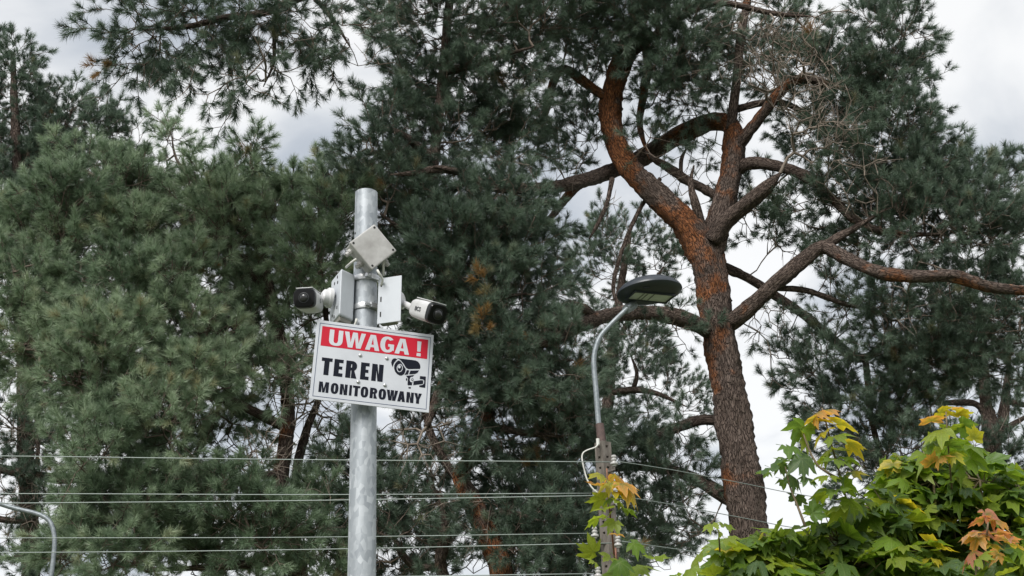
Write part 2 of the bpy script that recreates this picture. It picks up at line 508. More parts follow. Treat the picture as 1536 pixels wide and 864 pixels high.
NPINE = dict(n=0)
DENS = 3.9
def pine(name, label, Y, base_px, limbs, blobs, needle_mat, dens=1.0, spread=0.12, shrink=1.0, tint0=0.0, up=0.55, rf=1.0, group='pine trees'):
    """limbs: list of (name, sides, [(px,py,r_px,orange[,dY]),...]); blobs: (px,py,dY,rx,ry,density[,kind])"""
    root_p = np.array(P(base_px[0], base_px[1], Y)); root_p[2] = 0.0
    root = thing(name, root_p, label, 'pine tree', group)
    nodes_, rad_lim = [], []
    for (ln, sides, pts) in limbs:
        rows = []
        for q in pts:
            dY = q[4] if len(q) > 4 else 0.0
            rows.append((*P(q[0], q[1], Y + dY), rf * q[2] * mpp(q[0], q[1], Y + dY), q[3]))
        if ln == 'trunk':
            top = np.array(rows[0]); gb = top.copy()
            gb[2] = -0.05; gb[3] *= 1.25; gb[4] = -0.4
            mid = (top + gb) / 2; mid[4] = -0.4
            rows = [tuple(gb), tuple(mid)] + rows
        if ln != 'trunk':
            e_ = list(rows[-1]); e_[3] *= .45; rows[-1] = tuple(e_)
        mb = MB()
        c = limb_mesh(mb, rows, sides, 0.05 if ln == 'trunk' else 0.07)
        mb.build(ln, BARK, root, smooth=True, recalc=False)
        if ln != 'trunk' or True:
            for k in range(0, len(c), 3):
                if c[k, 2] > 2.0:
                    nodes_.append(c[k, :3]); rad_lim.append(c[k, 3])
    n0 = len(nodes_)
    # attraction points in the clumps
    att = []; kinds = []; outs = []; bts = []
    for bl in blobs:
        px, py, dY, rx, ry, dn = bl[:6]; kd = bl[6] if len(bl) > 6 else 'n'
        c = P(px, py, Y + dY); s = mpp(px, py, Y + dY)
        jit = rng.normal() * spread
        c = P(px, py, Y + dY + jit); s = mpp(px, py, Y + dY + jit); rx *= shrink; ry *= shrink; btint = rng.normal() * (.06 + .6 * tint0) + tint0
        n = int(round((2.6 if kd == 'b' else 1.0 if kd == 'y' else DENS) * dens * dn * rx * ry / 250.0)) or 1
        rd = np.array([rx * s, 0.5 * (rx + ry) * s * 0.95, ry * s])
        for _ in range(n):
            v = unit(rng.normal(size=3)) * (rng.uniform() ** 0.3)
            p = c + v * rd
            att.append(p); kinds.append(kd); outs.append(v); bts.append(btint)
    att = np.array(att)
    cap = len(att) * 6 + n0 + 50
    NP = np.zeros((cap, 3)); NP[:n0] = nodes_; cnt = n0
    par = np.full(cap, -1, int); pl = np.zeros(cap); nlim = np.zeros(cap); nlim[:n0] = rad_lim
    bare = np.zeros(cap, bool)
    sk = NP[:n0]
    dist = np.array([np.min(((sk - p) ** 2).sum(1)) for p in att])
    order = np.argsort(dist)
    spr = []
    for ai in order:
        p = att[ai]
        d = np.sqrt(((NP[:cnt] - p) ** 2).sum(1)); cost = d + 0.22 * pl[:cnt]
        j = int(np.argmin(cost)); l = d[j]
        m = max(1, int(math.ceil(l / 0.22)))
        a = NP[j]; ctrl = (a + p) / 2 + rng.normal(size=3) * 0.13 * l + np.array([0, 0, -0.10 * l if kinds[ai] != 'b' else 0.15 * l])
        prev = j
        for k in range(1, m + 1):
            t = k / m
            q = (1 - t) ** 2 * a + 2 * t * (1 - t) * ctrl + t * t * p + (rng.normal(size=3) * 0.012 if k < m else 0)
            NP[cnt] = q; par[cnt] = prev; pl[cnt] = pl[prev] + l / m; bare[cnt] = kinds[ai] == 'b'
            prev = cnt; cnt += 1
        td = unit(NP[prev] - NP[par[prev]])
        spr.append((p, td, outs[ai], kinds[ai], bts[ai]))
    cntd = np.zeros(cnt)
    hasch = np.zeros(cnt, bool)
    for i in range(cnt - 1, n0 - 1, -1):
        if not hasch[i]: cntd[i] = 1
        cntd[par[i]] += cntd[i]; hasch[par[i]] = True
    R = np.minimum(np.where(bare[:cnt], 0.0066, 0.0055) * np.maximum(cntd, 1) ** 0.38, 0.05)
    TV = [[], []]; TF = [[], []]; TB = [0, 0]
    for i in range(n0, cnt):
        j = par[i]; r1 = R[i]; r0 = R[i] * 1.15 if j < n0 else min(R[j], R[i] * 1.7)
        w_ = 1 if bare[i] else 0
        v, f = prism(NP[j], NP[i], r0, r1, 5 if r0 > 0.014 else 4)
        TV[w_].append(np.array(v)); TF[w_].append(np.array(f) + TB[w_]); TB[w_] += len(v)
    # needles
    pos, quat, scl, idx, tin = [], [], [], [], []
    for (p, td, ov, kd, bt) in spr:
        if kd == 'b':
            # a few side twiglets on the bare end
            for _ in range(2):
                e = p + unit(td + rng.normal(size=3) * 0.7) * rng.uniform(0.12, 0.3)
                v, f = prism(p, e, 0.005, 0.003, 3)
                TV[1].append(np.array(v)); TF[1].append(np.array(f) + TB[1]); TB[1] += len(v)
            continue
        d = unit(td * 0.4 + ov * 0.85 + np.array([0, 0, up if p[1] > Y - 1.9 or spread > .3 else -.1]) + rng.normal(size=3) * 0.28)
        Rm = rotto(d, rng.uniform(0, 6.28))
        quat.append(tuple(Matrix(Rm.tolist()).to_quaternion())); pos.append(p); scl.append(rng.uniform(0.85, 1.15))
        idx.append(len(SPRAYS) + rng.integers(len(SMALL)) if kd == 's' else rng.integers(len(SPRAYS)))
        u = rng.uniform()
        tin.append(0.66 if kd == 'y' else (0.6 if u < 0.003 else float(np.clip(bt + rng.normal() * 0.07, -.25, .2))))
    NPINE['n'] += len(pos)
    me = bpy.data.meshes.new('crown'); V = (np.array(pos) - root_p).astype(np.float32)
    me.vertices.add(len(V)); me.vertices.foreach_set('co', V.ravel())
    at = me.attributes.new('rot', 'QUATERNION', 'POINT'); at.data.foreach_set('value', np.array(quat, np.float32).ravel())
    at = me.attributes.new('scl', 'FLOAT', 'POINT'); at.data.foreach_set('value', np.array(scl, np.float32))
    at = me.attributes.new('itint', 'FLOAT', 'POINT'); at.data.foreach_set('value', np.array(tin, np.float32))
    at = me.attributes.new('idx', 'INT', 'POINT'); at.data.foreach_set('value', np.array(idx, np.int32))
    me.update()
    o = bpy.data.objects.new('crown', me); col.objects.link(o); o.parent = root; o['kind'] = 'stuff'
    if needle_mat.name not in GROUPS: GROUPS[needle_mat.name] = spray_group('sprays_' + needle_mat.name, needle_mat)
    md = o.modifiers.new('sprays', 'NODES'); md.node_group = GROUPS[needle_mat.name]
    o = fast_mesh('twigs', np.concatenate(TV[0]), np.concatenate(TF[0]), TWIG, root); o['kind'] = 'stuff'
    if TV[1]:
        o = fast_mesh('dead_twigs', np.concatenate(TV[1]), np.concatenate(TF[1]), DEADTWIG, root); o['kind'] = 'stuff'
    return root

# --- the great pine with the forked trunk
pine('pine_tree', 'tall pine with thick forked orange-brown trunk rising behind the round street lamp', 16.5, (1128, 864), [
    ('trunk', 28, [(1130, 870, 37, -0.1), (1122, 800, 36, -0.05), (1113, 720, 36, 0.5), (1105, 660, 34, -0.15), (1093, 580, 31, 0.42), (1079, 500, 30, 0.5),
                   (1068, 430, 31, 0.55), (1058, 385, 32, 0.7), (1036, 345, 29, 0.75), (1005, 312, 24, 0.5), (974, 283, 22, 0.45), (945, 253, 21, 0.55),
                   (926, 218, 20, 0.8), (916, 180, 20, 0.9), (918, 140, 20, 0.95), (930, 100, 20, 1.0), (944, 65, 18, 1.0), (960, 20, 16, 1.0), (975, -50, 12, 1), (985, -150, 6, 1)]),
    ('limb', 20, [(1062, 400, 22, 0.3), (1070, 365, 24, 0.2), (1080, 325, 22, 0.3), (1090, 290, 21, 0.5), (1098, 250, 20, 0.6), (1101, 215, 20, 0.6), (1096, 188, 17, 0.5, .1), (1070, 182, 17, 0.6, .3),
                  (1035, 195, 17, 0.6, .5), (1000, 213, 17, 0.4, .7), (960, 238, 16, 0.3, .8), (905, 262, 14, 0.3, .4), (870, 272, 13, 0.4, -.1), (830, 281, 11, 0.3, -.6), (785, 281, 9, .2, -1.0), (730, 272, 8, .2, -1.5), (690, 258, 6, .2, -1.9), (650, 250, 4, .1, -2.1)]),
    ('limb', 10, [(880, 268, 8, 0.6, .7), (860, 285, 9, 0.6, .6), (842, 305, 8, 0.6, .5), (825, 328, 6, 0.5, .3), (800, 350, 4, .3, .1)]),
    ('limb', 16, [(1068, 362, 16, -0.3, -.15), (1090, 332, 16, -0.3, -.3), (1120, 305, 15, -0.3, -.5), (1150, 280, 13, -0.3, -.65), (1170, 260, 6, -0.3, -.75)]),
    ('limb', 10, [(1068, 370, 8, -0.4), (1052, 335, 9, -0.4, -.1), (1043, 305, 8, -0.4, -.2), (1036, 275, 5, -0.4, -.2), (1041, 248, 3, -0.4, -.2)]),
    ('limb', 10, [(1085, 300, 8, -0.3), (1060, 285, 9, -0.3, .1), (1030, 270, 9, -0.3, .2), (1000, 250, 8, -0.3, .3), (980, 238, 6, -0.3, .3), (966, 222, 3, -.3, .3)]),
    ('limb', 10, [(1022, 268, 4, -0.4, .2), (1022, 240, 4, -0.4, .2), (1030, 222, 3, -0.4, .2)]),
    ('limb', 12, [(1104, 255, 12, 0.2), (1126, 244, 12, 0, -.1), (1165, 249, 11, 0, -.3), (1210, 266, 10, 0.1, -.4), (1250, 300, 9, 0.2, -.5), (1290, 335, 8, 0.4, -.6), (1340, 350, 7, 0.5, -.6), (1410, 352, 5, 0.4, -.6)]),
    ('limb', 12, [(1102, 225, 12, 0.3), (1124, 196, 11, 0.4, -.2), (1148, 165, 10, 0.5, -.3), (1172, 135, 10, 0.6, -.4), (1200, 119, 9, 0.6, -.5), (1250, 128, 6, 0.5, -.5), (1300, 150, 4, .3, -.5)]),
    ('limb', 12, [(1096, 195, 10, 0.1), (1101, 150, 9, 0, -.1), (1106, 110, 8, 0, -.2), (1112, 50, 8, 0.3, -.2), (1125, -20, 7, .5, -.2), (1135, -90, 5, .5, -.2)]),
    ('limb', 10, [(1100, 165, 7, -0.3, .1), (1140, 155, 7, -0.4, .2), (1180, 156, 6, -0.4, .3), (1225, 185, 4, -.3, .4), (1260, 225, 3, -.3, .4)]),
    ('limb', 16, [(1082, 492, 15, 0.2), (1110, 473, 16, 0.25, -.2), (1140, 446, 15, 0.3, -.35), (1172, 418, 15, 0.2, -.5), (1205, 391, 14, 0.1, -.6), (1235, 371, 13, 0.1, -.7), (1270, 388, 12, 0.3, -.9),
                  (1320, 409, 12, 0.45, -1.2), (1380, 415, 12, 0.4, -1.4), (1430, 414, 12, 0.5, -1.4), (1480, 429, 11, 0.5, -1.4), (1540, 436, 9, 0.4, -1.4), (1620, 440, 6, 0.3, -1.4)]),
    ('limb', 10, [(1232, 373, 10, -.2, -.7), (1265, 352, 8, -.3, -.8), (1298, 333, 5, -.3, -.9), (1330, 312, 3, -.3, -.9)]),
    ('limb', 10, [(1082, 400, 10, -.3, .3), (1120, 416, 9, -.2, .5), (1165, 445, 9, -.1, .6), (1205, 472, 9, 0, .7), (1245, 505, 9, .2, .7), (1280, 534, 9, .3, .7), (1303, 535, 8, .3, .7), (1322, 518, 6, .1, .7), (1337, 496, 4, 0, .7)]),
    ('limb', 10, [(1298, 535, 6, .3, .7), (1302, 575, 6, .5, .7), (1306, 620, 5, .5, .7), (1315, 660, 5, .4, .7), (1335, 700, 3, .2, .7)]),
    ('limb', 8, [(1160, 432, 6, -.5, -.4), (1210, 436, 6, -.5, -.3), (1265, 455, 5, -.5, -.2), (1318, 466, 3, -.5, -.2)]),
    ('limb', 14, [(1072, 500, 16, .3), (1040, 484, 16, .3, -.2), (1000, 473, 15, .35, -.4), (955, 469, 14, .35, -.5), (915, 473, 14, .4, -.9), (880, 482, 14, .4, -1.3), (848, 497, 14, .4, -1.7), (820, 512, 12, .4, -2.1), (795, 520, 7, .3, -2.2)]),
    ('limb', 10, [(893, 480, 10, .3, -1.1), (876, 465, 11, .4, -1.4), (855, 459, 10, .4, -1.7), (838, 468, 10, .4, -1.9), (826, 488, 8, .3, -2.0), (818, 505, 5, .3, -2.0)]),
    ('limb', 10, [(1088, 632, 9, -.5, .5), (1050, 631, 10, -.5, .6), (1005, 646, 10, -.5, .8), (962, 658, 10, -.5, 1), (925, 665, 9, -.5, 1), (880, 676, 7, -.5, 1), (835, 690, 5, -.5, 1)]),
    ('limb', 12, [(1105, 755, 15, -.5, .3), (1075, 737, 14, -.5, .5), (1040, 717, 11, -.5, .6), (1000, 704, 9, -.5, .7), (950, 700, 8, -.5, .8), (900, 708, 5, -.5, .8)]),
    ('limb', 8, [(918, 268, 5, -.4), (910, 305, 4, -.4, -.1), (897, 335, 4, -.4, -.2), (884, 358, 3, -.4, -.2)]),
    ('limb', 8, [(990, 268, 4, -.4, .3), (965, 305, 4, -.3, .2), (945, 345, 4, -.3, .2), (930, 385, 4, -.3, .2), (920, 430, 4, -.3, .2), (928, 470, 2, -.3, .2)]),
    ('limb', 10, [(918, 152, 9, .6), (890, 133, 9, .6, -.1), (862, 112, 9, .6, -.2), (846, 102, 8, .5, -.3), (832, 118, 8, .6, -.3), (823, 152, 7, .6, -.3), (812, 190, 6, .5, -.3), (806, 225, 4, .3, -.3)]),
    ('limb', 10, [(965, 40, 9, .8, .3), (972, 95, 9, .8, .3), (965, 140, 8, .8, .3), (960, 190, 6, .6, .3), (975, 240, 4, .5, .3)]),
    ('limb', 8, [(935, 90, 8, -.2), (1000, 40, 8, -.3, -.4), (1045, 12, 8, -.5, -.5), (1090, 5, 6, -.5, -.6), (1160, 20, 5, -.4, -.6), (1220, 25, 3, -.4, -.6)]),
    ('limb', 8, [(975, -30, 8, .3), (1100, -60, 7, .2, -.3), (1230, -40, 6, .2, -.5), (1320, 20, 5, .1, -.6), (1360, 60, 3, 0, -.6)]),
], [
    (880, 25, -.6, 70, 55, 1.3), (945, 10, -.7, 65, 40, 2.2), (1010, 45, -.6, 60, 40, 2.0), (1005, 105, -.3, 45, 45, 2.1), (1040, 145, -.2, 40, 30, 1.6), (870, 95, .2, 45, 40, 1.3),
    (985, 150, .3, 25, 40, .8), (870, 190, .4, 45, 45, .8), (840, 235, .5, 50, 25, .8), (900, 235, .5, 30, 22, .6), (980, 225, -.6, 28, 14, .6, 's'),
    (1080, 95, 0, 45, 40, .9), (1120, 40, .3, 70, 50, .8), (1190, 60, .4, 60, 50, .8), (1150, 110, .4, 60, 45, .8), (1060, 240, .4, 40, 30, .4, 's'), (1040, 300, .4, 25, 30, .4, 's'), (1140, 340, .5, 40, 30, .7), (980, 210, -.5, 25, 14, 1.0, 's'), (1240, 110, -.2, 55, 45, 1.3), (1295, 115, -.4, 50, 45, 1.4), (1335, 60, -.6, 40, 50, 1.1),
    (1365, 25, -.7, 25, 35, 1.0), (1385, 110, -.6, 14, 30, .9, 's'), (1350, 140, -.5, 35, 55, 1.3), (1390, 160, -.6, 14, 25, .7, 's'), (1230, 180, -.2, 55, 40, 1.1), (1300, 195, -.3, 60, 50, 1.4),
    (1355, 220, -.4, 45, 45, 1.4), (1280, 260, -.4, 55, 45, 1.3), (1190, 215, .3, 45, 35, .5), (1230, 310, -.3, 45, 35, .8), (1310, 300, -.6, 60, 40, 1.3), (1385, 285, -.5, 55, 45, 1.5),
    (1450, 290, -.4, 45, 40, 1.5), (1495, 300, -.3, 40, 35, 1.4), (1360, 345, -.7, 70, 40, 1.4), (1440, 350, -.6, 70, 45, 1.5), (1515, 360, -.4, 50, 50, 1.4), (1300, 365, -.4, 40, 25, .9),
    (1250, 430, -.2, 30, 22, .7), (1190, 330, .4, 40, 30, .5), (1150, 310, .5, 50, 40, .35), (1165, 365, .4, 55, 25, .4), (1290, 470, .4, 45, 35, 1.0), (1370, 465, -.3, 65, 40, 1.5), (1455, 475, -.4, 65, 45, 1.6),
    (1525, 480, -.4, 45, 50, 1.4), (1350, 530, .2, 55, 40, 1.4), (1430, 545, -.1, 65, 40, 1.5), (1505, 550, 0, 45, 35, 1.3), (1240, 560, .6, 45, 40, .9), (1195, 580, .6, 30, 30, .6, 's'), (1175, 545, .6, 28, 28, .8, 's'), (1160, 470, .5, 30, 26, .5, 's'), (1205, 510, .6, 35, 30, .6, 's'), (1165, 590, .6, 20, 14, .5, 's'),
    (1290, 600, .6, 45, 40, 1.1), (1360, 600, .4, 55, 35, 1.2), (1265, 640, .7, 40, 35, 1.0), (1330, 660, .7, 55, 45, 1.2), (1300, 720, .8, 55, 40, 1.1), (1235, 605, .7, 25, 20, .5, 's'),
    (985, 497, -.3, 35, 16, .9), (1035, 505, -.2, 25, 12, .9, 's'), (1015, 655, .8, 50, 22, .8), (960, 690, .9, 55, 28, .8), (1030, 690, .8, 35, 18, .8), (900, 690, .9, 45, 30, .8),
    (1010, 735, .6, 45, 28, .8), (940, 740, .8, 45, 35, .9), (870, 720, .9, 35, 35, .8), (1000, 790, .7, 60, 35, .9), (1050, 800, .5, 35, 25, .7), (940, 830, .9, 50, 35, .9),
    (820, 345, .2, 35, 25, .9), (800, 300, .4, 40, 22, .8),
    # bare dead twigs
    (1110, 60, -.8, 75, 60, 2.2, 'b'), (1180, 100, -1.1, 75, 75, 3.0, 'b'), (1230, 180, -1.1, 60, 75, 2.2, 'b'), (1060, 90, -.6, 50, 50, .9, 'b'), (1250, 40, -.6, 40, 30, 1.0, 'b'),
    (1290, 270, -1.1, 55, 60, 1.2, 'b'), (1180, 330, .3, 70, 50, .9, 'b'), (1050, 230, .2, 60, 40, .5, 'b'), (1150, 500, .4, 45, 45, .7, 'b'), (1345, 480, -.6, 25, 60, .7, 'b'), (1000, 310, .4, 50, 50, .3, 'b'),
    (840, 250, -.3, 40, 60, .7, 'b'), (920, 330, .2, 35, 50, .5, 'b'), (1390, 420, -.9, 40, 25, .8, 'b'), (1420, 330, -.9, 60, 40, .35, 'b'),
], NEEDLE_BLUE, dens=.86, rf=.8)

# --- the pine in the middle, behind the warning sign
pine('pine_tree', 'pine with bent orange trunk and drooping boughs right of the camera pole', 15.2, (755, 900), [
    ('trunk', 20, [(752, 880, 20, .7), (742, 830, 19, .8), (722, 785, 18, .8), (708, 752, 18, .75), (694, 727, 15, .6), (691, 708, 13, .5), (706, 688, 13, .5), (722, 660, 12, .5), (733, 632, 11, .5), (724, 590, 11, .4),
                   (700, 530, 11, .3), (672, 455, 10, .3), (655, 370, 10, .2), (648, 290, 9, .2), (655, 200, 9, .2), (665, 100, 8, .3), (675, 0, 7, .4), (690, -90, 5, .4)]),
    ('limb', 10, [(694, 725, 9, .3), (672, 700, 8, .2, .2), (650, 660, 7, .2, .3), (640, 620, 6, .2, .4), (655, 585, 5, .2, .4)]),
    ('limb', 10, [(640, 640, 6, .4, -.4), (655, 600, 9, .4, -.3), (672, 565, 9, .4, -.2), (692, 535, 8, .4, 0)]),
    ('limb', 10, [(660, 300, 8, .1), (690, 275, 8, .2, -.3), (702, 262, 8, .2, -.5), (660, 254, 7, -.3, -.7), (620, 260, 5, -.3, -.8), (585, 262, 3, -.3, -.9)]),
    ('limb', 10, [(700, 262, 7, .2, -.5), (740, 282, 7, 0, -.5), (790, 290, 5, 0, -.4)]),
    ('limb', 10, [(672, 880, 11, .3, .2), (660, 850, 11, .3, .1), (662, 825, 10, .3), (668, 795, 9, .3), (664, 755, 7, .3), (640, 720, 5, .2)]),
    ('limb', 8, [(655, 850, 7, .2, .1), (622, 850, 7, .2, 0), (600, 825, 6, .1, -.2), (585, 790, 4, .1, -.3)]),
    ('limb', 8, [(725, 600, 8, .1), (770, 560, 7, 0, -.3), (820, 545, 5, 0, -.4), (860, 540, 4, 0, -.4)]),
    ('limb', 8, [(735, 640, 7, 0), (790, 650, 6, 0, -.2), (845, 655, 4, 0, -.3)]),
    ('limb', 8, [(715, 775, 8, 0), (770, 770, 6, -.2, -.2), (830, 790, 4, -.2, -.3)]),
    ('limb', 8, [(680, 480, 8, 0), (740, 450, 6, 0, -.5), (790, 440, 4, 0, -.7)]),
    ('limb', 8, [(655, 380, 8, 0), (610, 350, 6, -.1, -.4), (570, 320, 4, -.1, -.6)]),
    ('limb', 8, [(652, 240, 8, 0), (600, 200, 6, -.1, -.3), (555, 190, 4, -.1, -.4)]),
    ('limb', 8, [(665, 110, 7, 0), (730, 90, 6, -.1, -.2), (800, 70, 4, -.1, -.3)]),
    # the bough that reaches out over the yard
    ('bough', 12, [(680, -40, 10, .2), (600, -45, 9, .1, -1), (520, -20, 8, .1, -1.8), (450, -5, 8, 0, -2.3), (400, 18, 7, -.1, -2.5), (340, 26, 6, -.2, -2.6), (280, 40, 5, -.2, -2.7), (215, 45, 3, -.2, -2.7)]),
    ('bough', 8, [(420, 10, 5, -.3, -2.4), (412, 50, 4, -.3, -2.5), (410, 95, 3, -.3, -2.5), (395, 130, 2, -.3, -2.5)]),
    ('bough', 8, [(470, -5, 5, -.3, -2.2), (500, 30, 4, -.3, -2.2), (525, 70, 3, -.3, -2.2)]),
], [
    (625, 30, 0, 55, 50, .8), (690, 30, 0, 70, 55, 1.2), (770, 40, .2, 60, 55, 1.2), (830, 20, .3, 40, 40, .9), (610, 115, 0, 40, 35, .5), (665, 130, .2, 60, 45, 1.0), (740, 125, .3, 55, 45, 1.0), (800, 140, .4, 35, 45, .6),
    (570, 205, -.2, 30, 32, .8), (615, 200, 0, 50, 40, 1.2), (690, 205, .3, 60, 40, 1.2), (760, 205, .3, 45, 40, .9), (555, 255, -.4, 38, 35, 1.5), (535, 300, -.3, 30, 35, 1.4), (528, 270, .1, 16, 22, .6, 's'), (610, 260, 0, 50, 35, .8),
    (585, 320, -.3, 40, 40, .8), (640, 330, .2, 50, 45, .8), (705, 325, -.5, 55, 40, 1.4), (760, 310, -.3, 45, 35, 1.2), (685, 385, -.6, 60, 40, 1.5), (755, 375, -.4, 50, 40, 1.3), (620, 400, .2, 45, 40, 1.0),
    (700, 450, -.6, 60, 40, 1.4), (770, 450, -.5, 55, 40, 1.3), (640, 460, .1, 45, 35, .9), (820, 420, .1, 35, 35, .8), (700, 520, -.3, 50, 35, 1.0), (770, 520, -.4, 55, 45, 1.2), (830, 550, -.3, 45, 45, 1.2),
    (755, 464, -.9, 14, 10, 2.5, 'y'), (735, 512, -.8, 9, 8, 2.5, 'y'),
    (690, 580, .3, 40, 35, .6), (760, 590, -.3, 55, 45, 1.3), (830, 620, -.2, 45, 40, 1.2), (640, 550, .4, 35, 40, .6), (610, 640, .7, 45, 40, .5), (660, 650, .8, 40, 35, .5), (780, 665, -.1, 50, 40, 1.1), (850, 690, .2, 40, 40, 1.0),
    (600, 710, .7, 50, 40, .7), (650, 745, .5, 40, 30, .6), (600, 775, -.2, 50, 36, 1.2), (640, 800, .6, 35, 35, .6), (770, 720, .7, 40, 40, .7), (800, 745, 0, 50, 40, 1.1), (760, 800, .2, 45, 45, 1.0), (835, 790, .1, 45, 45, 1.2),
    (860, 850, .1, 50, 40, 1.2), (790, 855, .1, 55, 40, 1.2), (590, 840, 0, 45, 40, 1.2), (640, 860, .5, 45, 30, .5), (695, 855, .8, 30, 35, .6), (575, 560, .6, 40, 50, .5), (570, 440, .4, 45, 50, .7), (860, 620, .5, 30, 40, .7),
    (545, 720, .2, 30, 50, .8),
    # bough
    (195, 45, -2.7, 45, 40, 0.53), (255, 30, -2.7, 55, 45, 0.69), (330, 20, -2.6, 60, 40, 0.69), (400, 25, -2.5, 55, 40, 0.63), (470, 25, -2.3, 50, 45, 0.53), (520, 55, -2.2, 30, 40, 0.42), (205, 95, -2.7, 35, 28, 0.34),
    (265, 90, -2.7, 45, 30, 0.34), (300, 125, -2.7, 50, 20, 0.26, 's'), (370, 85, -2.6, 45, 40, 0.22), (425, 105, -2.5, 40, 30, 0.30), (375, 130, -2.6, 30, 22, 0.30, 's'), (352, 168, -2.6, 16, 14, 0.26, 's'), (480, 90, -2.3, 35, 30, 0.22, 's'),
    (555, 95, -1.6, 22, 30, 0.19, 's'), (570, 60, -1.4, 25, 40, 0.10), (215, 140, -2.7, 18, 10, 0.26, 's'),
    (640, 660, -.4, 60, 60, 1.1, 'b'), (690, 780, -.2, 60, 60, .6, 'b'), (600, 480, .4, 60, 80, .6, 'b'), (720, 680, -.3, 60, 60, .5, 'b'), (620, 380, -.2, 50, 60, .6, 'b'), (590, 60, -.3, 50, 60, .9, 'b'), (400, 70, -2.5, 80, 50, .7, 'b'), (750, 280, -.6, 60, 40, .4, 'b'),
], NEEDLE_BLUE, dens=1.15, up=0.4, rf=.85)

